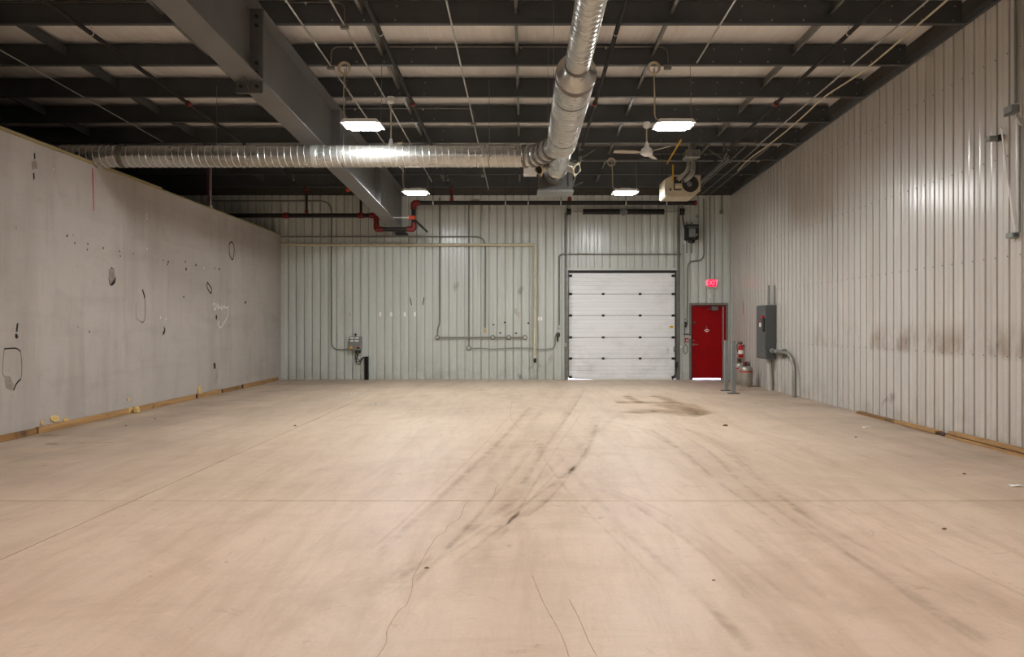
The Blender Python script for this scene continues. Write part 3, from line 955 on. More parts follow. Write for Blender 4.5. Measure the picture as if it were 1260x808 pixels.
em_f = emit('lamp_warm', LAMP_FRONT, LAMP_STRENGTH_FRONT)
lamp(-2.425, 11.06, 'LED high-bay light hung just before the branch of the spiral duct, beside the girder', em_b)
lamp(2.27, 11.06, 'LED high-bay light hanging in front of the ceiling fan and heater', em_b)
lamp(-2.44, 16.6, 'LED high-bay light hanging behind the spiral duct branch near the sprinkler offset', em_b)
lamp(2.31, 16.6, 'LED high-bay light hanging in front of the overhead door springs', em_b)
for x in (-2.43, 2.29):
    s = 'girder side' if x < 0 else 'ribbed wall side'
    lamp(x, 5.4, 'LED high-bay light of the second row from the spiral duct elbow, ' + s, em_f)
    lamp(x, -.2, 'LED high-bay light over the middle of the hall, ' + s, em_f)
    lamp(x, -5.0, 'LED high-bay light beside the rear wall, ' + s, em_f)

# ================================================================== SPRINKLER PIPES
YM = 19.4
def M_(x, y): return P(x, y, YM)
sm = thing('sprinkler_main', M_(500, 282), 'black sprinkler main with red elbows crossing below the girder', 'sprinkler pipe')
rm = .058
def pipe(pts, r, name, mat, parent, n=12, fr=.0): return MB().tube(fillet(pts, fr) if fr else pts, r, n).build(name, mat, parent)
zl, zu, zr_ = M_(0, 265).z, M_(0, 282).z, M_(0, 249.5).z
xa, xb_ = M_(463, 0).x, M_(509, 0).x
pipe([(-8.9, YM, zl), (xa - .08, YM, zl)], rm, 'pipe_run', 'black_pipe', sm)
pipe([(xa, YM, zl - .08), (xa, YM, zu + .08)], rm, 'pipe_run', 'black_pipe', sm)
pipe([(xa + .08, YM, zu), (xb_ - .08, YM, zu)], rm, 'pipe_run', 'black_pipe', sm)
pipe([(xb_, YM, zu + .08), (xb_, YM, zr_ - .08)], rm, 'pipe_run', 'black_pipe', sm)
pipe([(xb_ + .08, YM, zr_), (M_(855, 0).x, YM, zr_)], rm, 'pipe_run', 'black_pipe', sm)
for (x, z, sx, sz) in ((xa, zl, -1, -1), (xa, zu, 1, 1), (xb_, zu, -1, 1), (xb_, zr_, 1, -1)):
    pipe([(x + sx * .17, YM, z), (x + sx * .1, YM, z), (x, YM, z), (x, YM, z + sz * .1), (x, YM, z + sz * .17)], rm + .017, 'elbow', 'red_fit', sm, fr=.1)
for x in (352, 444):
    pipe([(M_(x, 0).x - .07, YM, zl), (M_(x, 0).x + .07, YM, zl)], rm + .02, 'coupling', 'red_fit', sm)
pipe([(M_(854, 0).x, YM, zr_), (M_(857, 0).x, YM, zr_)], rm + .014, 'end_cap', 'red_fit', sm)
for x in (533, 622, 650, 690, 770, 820):
    xx = M_(x, 0).x
    yq = 19.74
    MB().tube([(xx, YM, zr_ - rm - .01), (xx, YM, pur_z(YM) + .2)], .006, 5).build('hanger_rod', 'black_iron', sm)
    MB().lathe([(rm + .001, -.015), (rm + .006, -.015), (rm + .006, .015), (rm + .001, .015)], (xx, YM, zr_), 0, 14).build('clevis', 'conduit_light', sm)
for x in (378,):
    xx = M_(x, 0).x
# valve on the offset
zv = M_(0, 268).z
MB().box((xb_ - .14, YM - .09, zv - .05), (xb_ + .05, YM + .06, zv + .05), .02).build('valve_body', 'orange', sm)
pipe([(M_(476, 0).x, YM - .05, zv), (xb_ - .12, YM - .05, zv)], .018, 'test_pipe', 'white_paint', sm)
MB().lathe([(.05, -.012), (.05, .012)], (M_(503, 0).x, YM - .05, zv), 0, 12).build('flange', 'white_paint', sm)
pipe([M_(512, 272) - Vector((0, .07, 0)), M_(526.5, 286) - Vector((0, .12, 0))], .028, 'valve_lever', 'dark', sm)
br = [(-5.75, 'over the drywall partition side, past the girder'), (-1.9, 'between the girder and the spiral duct'), (1.23, 'alongside the spiral duct main run'), (4.33, 'nearest the ribbed side wall')]
for x, w_ in br:
    zoff = .12
    t = thing('sprinkler_branch', (x, 12, pur_z(12) - zoff), 'dark sprinkler branch pipe under the purlins, ' + w_, 'sprinkler pipe', 'sprinkler branch pipes')
    zf = lambda y: pur_z(y) - zoff
    r = .03
    pipe([(x, -3, zf(-3)), (x, YM, zf(YM))], r, 'pipe_run', 'black_pipe', t, 10)
    zend = zl if x < -3 else zr_
    pipe([(x, YM, zf(YM) + .02), (x, YM, zend + rm)], .032, 'riser', 'black_pipe', t, 10)
    pipe([(x, YM - .1, zf(YM - .1)), (x, YM, zf(YM)), (x, YM, zf(YM) - .12)], .046, 'riser_elbow', 'red_fit', t, 10, .05)
    pipe([(x, YM, zend + rm - .01), (x, YM, zend + rm + .09)], .048, 'outlet_tee', 'red_fit', t, 10)
    for y in (12.55, 6.2):
        pipe([(x, y - .05, zf(y - .05)), (x, y + .05, zf(y + .05))], r + .014, 'coupling', 'red_fit', t, 10)
    for q in pur_y:
        if 7.5 < q < 19 and (round((q - 9.771) / PS) % 2 == 0):
            MB().tube([(x, q - .04, zf(q) + r), (x, q - .04, pur_z(q))], .005, 5).build('hanger_rod', 'conduit_light', t)
            MB().lathe([(r + .001, -.012), (r + .006, -.012), (r + .006, .012), (r + .001, .012)], (x, q - .04, zf(q - .04)), 1, 10).build('hanger_ring', 'conduit_light', t)
xx = M_(444, 0).x
pipe([(xx, YM, zl), (xx, YM, pur_z(YM) + .1)], .036, 'riser', 'black_pipe', sm)
pipe([(M_(425, 0).x, YM + .1, M_(0, 233).z), (M_(430, 0).x, YM + .1, M_(0, 232).z)], .05, 'tee', 'orange', sm)

# ================================================================== CEILING CONDUITS
def roof_line(xa, dz, y0, y1, xb=None):
    xb = xa if xb is None else xb
    return [(xa + (xb - xa) * t / 6, y0 + (y1 - y0) * t / 6, pur_z(y0 + (y1 - y0) * t / 6) + dz) for t in range(7)]
def conduit(name, pts, r, mat, label, cat='conduit', group=None, fr=.12, n=8, clips=None):
    o = MB().tube(fillet(pts, fr) if fr else pts, r, n).build(name, mat)
    return tag(o, label, cat, group)
# X of a line that meets the picture's top edge at x (roof plane minus a little)
def XT(x, dz=-.02): return (x - VX) / 425.0 * (4.27 + dz)
conduit('conduit', roof_line(XT(351), -.015, 2, 17.9), .013, 'conduit_light', 'thin bright conduit under the purlins, closest to the girder', fr=0)
conduit('conduit', roof_line(XT(406), -.015, 2, 19.0), .013, 'conduit_light', 'thin bright conduit under the purlins passing over the lamp beside the girder', fr=0)
conduit('conduit', roof_line(XT(549), -.015, 2, 19.9), .013, 'conduit_light', 'thin bright conduit under the purlins, midway between girder and spiral duct', fr=0)
conduit('conduit', roof_line(XT(905), -.015, 2, 11.0), .012, 'conduit_light', 'thin conduit under the purlins ending above the lamp by the fan', fr=0)
conduit('conduit', roof_line(XT(1143), -.015, 2, 15.6), .012, 'conduit_light', 'grey conduit under the purlins beside the cream cable', fr=0)
cab = [(XT(1168) + .03 * math.sin(q * 1.7) - (.05 if q > 9 else 0), 2 + q * 1.05, pur_z(2 + q * 1.05) - .012 - .012 * (q % 2)) for q in range(16)]
conduit('cable', smooth_path(cab, 4), .013, 'beige_pipe', 'cream cable strung under the purlins along the ribbed wall', 'cable', fr=0)
conduit('conduit', roof_line(-7.54, -.015, 2, 15.3), .009, 'conduit_light', 'thin conduit under the dark purlins past the girder', fr=0)
for q, x in enumerate((4.75, 5.02, 5.25)):
    conduit('conduit', roof_line(x, -.02, 15.5, 20.5), .012, 'conduit', 'short conduit under the last purlins, %s from the ribbed wall' % ('third', 'second', 'first')[q], fr=0)
# cross runs clipped on purlin faces with a bend down to a box
def cross(iy, dz, xa, xb, drop_at, label, mat='conduit'):
    y = pur_y[iy] - .025; z = pur_z(pur_y[iy]) + dz
    pts = [(xa, y, z), (xb, y, z)]
    if drop_at == 'b': pts.append((xb, y, pur_z(y) + .0))
    if drop_at == 'a': pts.insert(0, (xa, y, pur_z(y) + .0))
    if drop_at == 'ab': pts = [(xa, y, pur_z(y))] + pts + [(xb, y, pur_z(y))]
    t = thing('ceiling_conduit', ((xa + xb) / 2, y, z), label, 'conduit')
    MB().tube(fillet(pts, .13), .012, 8).build('pipe', mat, t)
    ends = [e for e in ('a', 'b') if e in drop_at]
    for e in ends:
        x = xa if e == 'a' else xb
        MB().box((x - .055, y - .045, pur_z(y) - .06), (x + .055, y + .02, pur_z(y) + .005), .006).build('junction_box', 'conduit', t)
    x = min(xa, xb) + .3
    while x < max(xa, xb):
        MB().box((x - .012, y - .012, z - .03), (x + .012, y + .022, z + .004)).build('strap', 'conduit_light', t)
        x += 1.3
    return t
i0 = min(range(len(pur_y)), key=lambda q: abs(pur_y[q] - 9.771))
cross(i0, .30, -3.2, (425 - VX) * 9.771 / F, 'b', 'cross conduit on a purlin face bending down to the box over the girder side')
cross(i0 + 1, .29, (408 - VX) * 11.2 / F, (821 - VX) * 11.2 / F, 'ab', 'long cross conduit on a purlin face linking the two lamp boxes')
cross(i0 + 2, .30, -3.2, (430 - VX) * 12.62 / F, 'b', 'short cross conduit on a purlin behind the lamp beside the girder')
cross(i0 + 3, .27, (418 - VX) * 14.04 / F, (583 - VX) * 14.04 / F, 'b', 'cross conduit on a purlin just above the branch duct')
cross(i0 + 6, .20, (550 - VX) * 18.31 / F, (595 - VX) * 18.31 / F, 'b', 'cross conduit on a far purlin near the sprinkler main')
cross(i0 + 5, .14, 2.6, (896 - VX) * 16.89 / F, 'b', 'cross conduit on a far purlin behind the unit heater flue')
y = pur_y[i0 + 4]
conduit('conduit', [(4.0, y - .03, pur_z(y) + .02), (5.4, y - .03, pur_z(y) + .02), (5.75, y - .03, pur_z(y) - .05)], .014, 'conduit', 'conduit on a purlin bending down at the ribbed wall', fr=.2)
y = pur_y[i0]
conduit('conduit', [(-11.5, y - .03, pur_z(y) + .30), (-4.2, y - .03, pur_z(y) + .30)], .011, 'conduit', 'conduit along a dark purlin past the girder', fr=0)

# ================================================================== CEILING FANS
def fan(x, yp, zh, rot, label):
    t = thing('ceiling_fan', (x, yp, zh - .08), label, 'ceiling fan', 'ceiling fans')
    zr = pur_z(yp)
    MB().lathe([(.03, zr - .12), (.07, zr - .08), (.065, zr), (.02, zr)], (x, yp, 0), 2, 16).build('canopy', 'white_paint', t)
    MB().tube([(x, yp, zh + .02), (x, yp, zr - .1)], .013, 8).build('downrod', 'cream', t)
    MB().lathe([(.02, zh + .20), (.045, zh + .1), (.095, zh + .06), (.12, zh), (.115, zh - .04), (.06, zh - .075), (.01, zh - .08)], (x, yp, 0), 2, 20).build('motor', 'white_paint', t)
    for q in range(3):
        a = rot + q * 2 * PI / 3; d = Vector((math.cos(a), math.sin(a), 0)); s = Vector((-d.y, d.x, 0))
        o = Vector((x, yp, zh - .01))
        top_, bot = [], []
        for u, w2, tw in ((.09, .03, .0), (.16, .035, .006), (.22, .06, .012), (.5, .068, .014), (.64, .05, .010)):
            for e in (-1, 1):
                p = o + d * u + s * e * w2 + Vector((0, 0, e * tw))
                top_.append(p + Vector((0, 0, .004))); bot.append(p)
        n = len(top_); fs = []
        for i in range(0, n - 2, 2):
            fs += [(i, i + 1, i + 3, i + 2), (n + i, n + i + 2, n + i + 3, n + i + 1), (i, i + 2, n + i + 2, n + i), (i + 1, n + i + 1, n + i + 3, i + 3)]
        fs += [(0, n, n + 1, 1), (n - 2, n - 1, 2 * n - 1, 2 * n - 2)]
        MB().add(top_ + bot, fs).build('blade', 'fan_wood', t)
    return t
fan(2.36, pur_y[i0 + 3] - .04, CH + 3.33, PI + .1, 'ceiling fan with three pale blades hanging beside the unit heater')
fan((481 - VX) * 12.58 / F, pur_y[i0 + 2] - .04, CH + 3.02, .95, 'ceiling fan on a rod, half hidden behind the branch duct')

# ================================================================== UNIT HEATER
HY = 15.85
def H_(x, y, dy=0): return P(x, y, HY) + Vector((0, dy, 0))
uh = thing('unit_heater', H_(840, 241), 'cream gas unit heater with exhaust flue hanging near the overhead door', 'heater')
a, b = H_(818, 241.5), H_(862, 215.5)
MB().prism([(a.x, a.z + .03), (a.x + .03, a.z), (b.x - .14, a.z), (b.x, a.z + .12), (b.x, b.z), (a.x + .17, b.z), (a.x, b.z - .09)], 1, HY - .0, HY + .62).build('cabinet', 'cream', uh)
fx, fz = H_(849.5, 0).x, H_(0, 226.5).z
rg = MB().lathe([(.16, -.03), (.175, -.03), (.175, 0), (.16, 0)], (fx, HY, fz), 1, 24).build('fan_ring', 'black_iron', uh)
MB().lathe([(.158, -.004), (.158, -.001)], (fx, HY, fz), 1, 24).build('fan_opening', 'hole', rg)
MB().lathe([(.05, -.05), (.06, -.04), (.06, -.005)], (fx - .03, HY, fz), 1, 14).build('fan_motor', 'steel', rg)
for q in range(4):
    an = q * PI / 2 + .5; d = Vector((math.cos(an), 0, math.sin(an))); s = Vector((-d.z, 0, d.x)); o = Vector((fx, HY - .015, fz))
    MB().add([o + d * .05 + s * .02, o + d * .05 - s * .02, o + d * .145 - s * .05, o + d * .145 + s * .05,
              o + d * .05 + s * .02 + Vector((0, .008, 0)), o + d * .05 - s * .02 + Vector((0, .008, 0)), o + d * .145 - s * .05 + Vector((0, .008, 0)), o + d * .145 + s * .05 + Vector((0, .008, 0))],
             [(0, 1, 2, 3), (7, 6, 5, 4), (0, 4, 5, 1), (1, 5, 6, 2), (2, 6, 7, 3), (3, 7, 4, 0)]).build('fan_blade', 'black_iron', rg)
for x0, x1, y0, y1, m in ((829, 838.5, 234, 217.5, 'black_iron'), (824, 826, 234.5, 231.5, 'dark')):
    p, q = H_(x0, y0), H_(x1, y1)
    MB().box((p.x, HY - .012, p.z), (q.x, HY - .001, q.z)).build('recess_panel', m, uh)
p = H_(834, 229)
MB().box((p.x - .07, HY - .08, p.z - .06), (p.x + .07, HY - .012, p.z + .05), .01).build('gas_valve', 'cream', uh)
pipe([H_(833, 222, -.05), H_(846, 211, -.05), H_(847, 200, -.05)], .05, 'exhaust_pipe', 'galv', uh, 14, .12)
pipe([H_(840, 224, -.09), H_(851, 216, -.09), H_(852, 198, -.09)], .055, 'exhaust_pipe', 'galv', uh, 14, .12)
p, q = H_(841, 196.5), H_(859.5, 186.5)
MB().box((p.x, HY - .2, p.z), (q.x, HY + .12, q.z), .02).build('vent_box', 'galv', uh)
MB().tube([H_(851, 187, -.05), H_(851, 176, -.05) + Vector((0, 0, .22))], .085, 16).build('flue', 'galv', uh)
for x in (a.x + .05, b.x - .05):
    for yy in (HY + .05, HY + .57):
        MB().tube([(x, yy, b.z - .02), (x, yy, pur_z(yy) + .1)], .008, 5).build('hanger_rod', 'black_iron', uh)
MB().tube([H_(827.7, 222, -.03), H_(827.7, 203, -.03)], .016, 8).build('gas_riser', 'yellow', uh)
gl = conduit('gas_pipe', [P(820.5, 201.5, 17.0), P(838, 172, 14.6)], .02, 'yellow', 'yellow gas pipe slanting under the purlins above the unit heater', 'gas pipe', fr=0)

# ================================================================== BACK WALL SERVICES
def cw(pts, r, mat, label, fr=.12, off=.026, name='conduit', cat='conduit'):
    return conduit(name, [B(x, y, off) for x, y in pts], r, mat, label, cat, fr=fr)
def wallbox(x, y, w_, h, label, mat='conduit_paint', name='outlet_box', cat='outlet box', d=.05, rnd=False, group=None):
    p = B(x, y)
    t = thing(name, (p.x, YB, p.z - h / 2), label, cat, group)
    if rnd:
        MB().lathe([(h / 2, -.001), (h / 2, -d), (h / 2 - .012, -d - .006), (.01, -d - .006)], (p.x, YB, p.z), 1, 16).build('body', mat, t)
        MB().lathe([(h * .3, -d - .006), (h * .28, -d - .02), (.01, -d - .022)], (p.x, YB, p.z), 1, 14).build('receptacle', 'conduit_light', t)
    else:
        MB().box((p.x - w_ / 2, YB - d, p.z - h / 2), (p.x + w_ / 2, YB - .001, p.z + h / 2), .006).build('body', mat, t)
        MB().box((p.x - w_ * .38, YB - d - .006, p.z - h * .38), (p.x + w_ * .38, YB - d, p.z + h * .38)).build('cover_plate', mat, t)
        for s in (-1, 1):
            MB().box((p.x - w_ * .14, YB - d - .01, p.z + s * h * .2 - .012), (p.x + w_ * .14, YB - d - .006, p.z + s * h * .2 + .012)).build('socket', 'conduit', t)
    return t
cw([(262, 247), (408, 247), (408, 430), (428, 430)], .02, 'conduit_paint', 'grey conduit running down the back wall to the left control box', .35)
cw([(346, 291), (597, 291), (597, 403)], .020, 'conduit_paint', 'conduit above the cream pipe turning down to the yellowed outlet', .3, .066)
cw([(541, 243), (541, 398), (538.3, 405), (538.3, 412)], .020, 'conduit_paint', 'vertical conduit dropping to the first round box of the outlet row', .1)
cw([(540, 415), (604, 415)], .020, 'conduit_paint', 'conduit joining the first and second round boxes', 0, .068)
cw([(609, 415), (623, 415)], .020, 'conduit_paint', 'short conduit joining the second and third round boxes', 0, .068)
cw([(629, 415), (643, 415)], .020, 'conduit_paint', 'short conduit joining the third and last round boxes', 0, .068)
cw([(590, 246), (577, 246), (577, 425)], .020, 'conduit_paint', 'vertical conduit dropping to the lone low round box', .2)
cw([(580, 428.5), (592, 428), (606, 429.5), (621, 428.3), (640, 427.9), (655, 428.2), (663, 430), (676, 429), (682, 428), (683.3, 424), (683.4, 413), (685.5, 409.5)], .013, 'conduit_paint',
   'wavy cable from the lone low box to the door switch', .1, .06, name='cable', cat='cable')
cw([(688, 404), (688, 313), (697, 312.7), (838, 312.7)], .020, 'conduit_paint', 'conduit rising beside the overhead door and crossing above it', .3, .03)
cw([(866, 244), (866, 321), (846, 321), (845.6, 400)], .02, 'conduit_paint', 'conduit dropping from the roof and stepping sideways to the door controls', .22)
cw([(873.5, 241), (873.5, 342)], .013, 'conduit_paint', 'vertical conduit down to the exit sign', 0)
cw([(878.3, 241), (878.3, 342)], .009, 'liner_back', 'thin painted wire beside the exit sign conduit', 0)
cw([(887.5, 241), (887.5, 259)], .012, 'conduit_paint', 'short conduit stub above the small wall box near the corner', 0)
for x, q in ((538.3, 'first round outlet box, where the vertical conduit ends'), (606.3, 'second round outlet box of the row of four'), (626, 'third round outlet box of the row of four'), (646, 'last round outlet box of the row of four')):
    wallbox(x, 415, 0, .14, q, rnd=True, group='row of round outlet boxes')
wallbox(577, 428, 0, .145, 'round box low on the back wall with wavy cable', rnd=True)
wallbox(597, 407, .07, .11, 'yellowed outlet at the end of a vertical conduit', 'foam')
wallbox(887.5, 261, .1, .1, 'small square box high on the back wall near the corner')
wallbox(858, 266, .0, .09, 'small round device beside the door operator', rnd=True)
# cream air pipe
cp = thing('air_pipe', B(658, 445, .05), 'cream pipe along the back wall turning down to a hose valve', 'pipe')
MB().tube(fillet([B(345.5, 301, .128), B(658.5, 301, .128), B(657.8, 441, .128)], .06), .036, 10).build('pipe_run', 'beige_pipe', cp)
for x in (356, 420, 480, 540, 594, 640):
    p = B(x, 301); MB().box((p.x - .015, YB - .16, p.z - .045), (p.x + .015, YB - .001, p.z + .05)).build('clip', 'cream', cp)
MB().box(B(656.7, 446, .155), B(660, 440, .08), .01).build('valve', 'black_iron', cp)
MB().tube([B(658, 443, .118), B(656.7, 448, .118)], .014, 6).build('hose_tail', 'yellow', cp)
# control box on the left
p0, p1 = B(431.2, 430.5), B(445.8, 414)
cb = thing('control_box', ((p0.x + p1.x) / 2, YB, p0.z), 'grey motor control box on the back wall with red button and labels', 'control box')
MB().box((p0.x, YB - .16, p0.z), (p1.x, YB - .005, p1.z), .012).build('body', 'grey_box', cb)
for x0, x1 in ((432.5, 436.8), (438.2, 443)):
    for y0, y1 in ((420, 418), (416.4, 414.8)):
        u, v = B(x0, y0), B(x1, y1); MB().box((u.x, YB - .164, u.z), (v.x, YB - .16, v.z)).build('nameplate', 'white_plastic', cb)
u, v = B(431.6, 428.3), B(436, 424.5); MB().add([(u.x, YB - .163, u.z), (v.x, YB - .163, u.z), ((u.x + v.x) / 2, YB - .163, v.z), (u.x, YB - .16, u.z), (v.x, YB - .16, u.z), ((u.x + v.x) / 2, YB - .16, v.z)],
      [(0, 1, 2), (5, 4, 3), (0, 3, 4, 1), (1, 4, 5, 2), (2, 5, 3, 0)]).build('warning_triangle', 'yellow', cb)
u, v = B(440.5, 428.5), B(444, 426.8); MB().box((u.x, YB - .165, u.z), (v.x, YB - .16, v.z)).build('black_label', 'dark', cb)
u, v = B(440.5, 426.6), B(444, 425.2); MB().box((u.x, YB - .165, u.z), (v.x, YB - .16, v.z)).build('red_label', 'orange', cb)
q = B(438.5, 413); MB().lathe([(.016, -.02), (.016, .02), (.034, .025), (.034, .05), (.02, .06)], (q.x, YB - .08, q.z), 2, 14).build('stop_button', 'dark', cb)
for x0, x1 in ((437, 440), (441, 444)):
    MB().tube([B(x0 + 1.5, 431, .08), B(x0 + 1.5, 434.5, .08)], .028, 8).build('cable_gland', 'black_iron', cb)
for i, (x0, d) in enumerate(((438, 4.5), (440, 8), (442, 2.5))):
    MB().tube(smooth_path([B(x0, 433, .07), B(437.5 + i, 437 + d, .07), B(441 + i, 441 + d * .9, .06), B(446, 439.5 + d * .2, .05), B(448.9, 439, .04)], 5), .011, 6).build('wire', 'black_iron', cb)
bp0, bp1 = B(449.2, 466.9), B(453.6, 438.5)
tag(MB().prism([(bp0.x, YB - .002), (bp0.x, YB - .09), (bp0.x + .015, YB - .09), (bp0.x + .015, YB - .02), (bp1.x - .015, YB - .02), (bp1.x - .015, YB - .09), (bp1.x, YB - .09), (bp1.x, YB - .002)], 2, .001, bp1.z).build('black_channel', 'dark'),
    'black upright channel at the floor below the control box', 'channel')
# switch with key cord beside the overhead door
sw0, sw1 = B(684.5, 416.5), B(688.8, 409)
sw = thing('door_switch', B(686.6, 417), 'black switch station at the overhead door jamb by the wavy cable', 'switch')
MB().box((sw0.x, YB - .08, sw0.z + .06), (sw1.x, YB - .001, sw1.z), .01).build('body', 'dark', sw)
for z in (.09, .14, .19):
    MB().lathe([(.016, -.08), (.016, -.092)], ((sw0.x + sw1.x) / 2, YB, sw0.z + z), 1, 10).build('button', 'steel', sw)
MB().box((sw0.x + .02, YB - .06, sw0.z - .08), (sw0.x + .06, YB - .01, sw0.z + .06)).build('plug', 'dark', sw)
p = B(688, 402.5); MB().box((p.x - .035, YB - .06, p.z - .05), (p.x + .035, YB - .001, p.z + .05), .008).build('junction_box', 'conduit_light', sw)
wallbox(695.5, 424, .06, .10, 'pale photo-eye box on the overhead door jamb', 'conduit_light', 'photo_eye', 'sensor', .09)
# controls right of the overhead door
p0, p1 = B(840.8, 402.5), B(844.2, 396)
bs = thing('push_button_station', B(842.5, 403), 'black push-button station on a cable beside the overhead door', 'switch')
MB().box((p0.x, YB - .09, p0.z), (p1.x, YB - .03, p1.z), .012).build('body', 'dark', bs)
for q in (.07, .15, .23):
    MB().lathe([(.018, -.09), (.018, -.1)], ((p0.x + p1.x) / 2, YB, p0.z + q), 1, 10).build('button', 'grey_enamel', bs)
MB().tube([B(842.4, 402, .05), B(842, 411, .05)], .012, 6).build('cable', 'dark', bs)
p0, p1 = B(842.6, 421), B(846.4, 415.8)
ps = thing('fire_alarm_station', B(844.5, 421), 'red and white fire alarm pull station between the two doors', 'fire alarm')
MB().box((p0.x, YB - .06, p0.z), (p1.x, YB - .001, p1.z), .006).build('body', 'red', ps)
MB().box((p0.x + .02, YB - .068, p0.z + .03), (p1.x - .02, YB - .06, p0.z + .08)).build('pull_handle', 'white_plastic', ps)
cw([(840.5, 411), (850, 411)], .022, 'conduit', 'short horizontal conduit stub between the two doors', 0)
p = B(849, 414); tag(MB().box((p.x - .02, YB - .05, p.z - .06), (p.x + .02, YB - .001, p.z + .03), .006).build('key_switch', 'conduit_light'), 'tiny pale switch at the red door casing', 'switch')
# wall hooks, notes and marks
for x, q in ((430, 'first'), (468, 'second'), (481.3, 'third'), (498, 'fourth'), (510.5, 'fifth')):
    p = B(x, 386.5)
    t = tag(MB().prism([(p.x - .03, p.z + .05), (p.x + .02, p.z + .065), (p.x + .035, p.z - .03), (p.x + .005, p.z - .065), (p.x - .025, p.z - .05)], 1, YB - .006, YB - .001).build('paper_scrap', 'paper' if x > 440 else 'liner_right'),
        'torn white paper scrap on the back wall, %s from the control box conduit' % q, 'paper scrap', 'paper scraps on the back wall')
for x0, y0, x1, y1 in ((504.5, 366.5, 506.5, 375.5), (521.8, 366, 520, 375)):
    tag(MB().tube([B(x0, y0, .01), B((x0 + x1) / 2, (y0 + y1) / 2, .035), B(x1, y1, .01)], .011, 6).build('wall_hook', 'black_iron'),
        'dark bent hook on the back wall ' + ('nearer the paper scraps' if x0 < 515 else 'nearer the vertical conduit'), 'hook')
p = B(664, 392)
nt = thing('wall_notice', p, 'two small white tags on the back wall beside the cream pipe', 'tag')
for dx in (-.055, .02): MB().box((p.x + dx, YB - .005, p.z - .05), (p.x + dx + .05, YB - .001, p.z + .05)).build('tag', 'pale_tag' if 'pale_tag' in M else 'paper', nt)
for x, y in ((607, 399.5), (621, 396.6), (615.5, 409.5), (635, 410), (650, 397.5)):
    p = B(x, y)
    MB().prism([(p.x - .04, p.z + .01), (p.x + .01, p.z + .03), (p.x + .04, p.z), (p.x, p.z - .025)], 1, YB - .004, YB - .0005).build('chipped_hole', 'hole', wall_back)
for pts, wd in (([(657, 447), (653, 452), (651, 459)], .15), ([(660, 447), (665, 452), (669, 458)], .15), ([(633, 460), (640, 463.5), (648, 464)], .2), ([(559, 345), (561, 352), (562, 360)], .3), ([(640, 350), (641, 357), (641.5, 364)], .25),
                ([(676, 432), (677, 442), (677, 452)], .25)):
    ribbon([B(x, y) for x, y in pts], wd, (0, -1, 0), 'smudge', 'smudge', wall_back, .003)
ribbon([B(632, 385), B(636, 385), B(641, 385)], .35, (0, -1, 0), 'smudge', 'pale_marks', wall_back, .003)

# ================================================================== RIGHT WALL SERVICES
Yp = XR * F / (955.7 - VX); xf = (942 - VX) * Yp / F; Yq = xf * F / (930.7 - VX)
z0, z1 = CH + (VY - 441.7) * Yp / F, CH + (VY - 375.2) * Yp / F
ep = thing('electrical_panel', (XR - .13, (Yp + Yq) / 2, z0), 'tall grey electrical disconnect panel on the ribbed side wall', 'electrical panel')
MB().box((xf + .02, Yp, z0), (XR - .001, Yq, z1), .012).build('cabinet', 'grey_enamel', ep)
dr = MB().box((xf, Yp + .012, z0 + .015), (xf + .019, Yq - .012, z1 - .015), .006).build('door', 'grey_enamel', ep)
def PF(x, y): return P(x, y, xf * F / (x - VX))
for nm, x0, y0, x1, y1, m, d in (('label', 934.3, 402, 936.4, 397, 'white_plastic', .004), ('label_red', 934.8, 397, 936.2, 395, 'red', .004), ('switch_handle', 938.4, 391.5, 940.6, 388.5, 'red', .05),
                                 ('handle_guard', 939, 408, 941.3, 391.5, 'black_iron', .03), ('latch', 939.2, 428.2, 940.6, 426.4, 'steel', .02)):
    u, v = PF(x0, y0), PF(x1, y1)
    MB().box((xf - d, min(u.y, v.y), min(u.z, v.z)), (xf, max(u.y, v.y), max(u.z, v.z))).build(nm, m, dr)
for x, q in ((946, 'farther'), (953.8, 'nearer')):
    xx_ = XR - (.09 if x < 950 else .045); yy = max(xx_ * F / (x - VX), Yp + .04)
    zt3 = CH + (VY - 351) * yy / F
    tag(MB().tube([(xx_, yy, z1), (xx_, yy, zt3)], .022, 10).build('conduit_stub', 'conduit'), 'grey conduit stub rising from the electrical panel, ' + q + ' the panel door' if q == 'nearer' else 'grey conduit stub rising from the electrical panel toward the corner', 'conduit', 'conduit stubs')
xx_ = XR - .10; yy = (Yp + Yq) / 2 - .1
tag(MB().tube([(xx_, yy, z0), (xx_ + .02, yy - .02, .0)], .06, 14).build('floor_conduit', 'liner_right'), 'thick painted conduit from the panel down to the floor', 'conduit')
sc = thing('swept_conduit', (XR - .1, 15.6, 0), 'thick grey swept conduit from the panel side down to the floor', 'conduit')
zc = CH + (VY - 431.5) * Yp / F
MB().tube(fillet([(XR - .11, Yp, zc), (XR - .11, 15.95, zc - .02), (XR - .10, 15.70, .66), (XR - .13, 15.62, .0)], .42, 8), .042, 12).build('pipe', 'conduit', sc)
MB().tube([(XR - .11, Yp - .05, zc), (XR - .11, Yp - .001, zc)], .058, 12).build('connector', 'conduit_light', sc)
MB().tube([(XR - .11, Yp - .32, zc - .005), (XR - .11, Yp - .38, zc - .008)], .056, 12).build('coupling', 'conduit_light', sc)
MB().box((XR - .10, 16.42, zc - .14), (XR - .001, 16.46, zc + .06)).build('support_bracket', 'conduit_paint', sc)
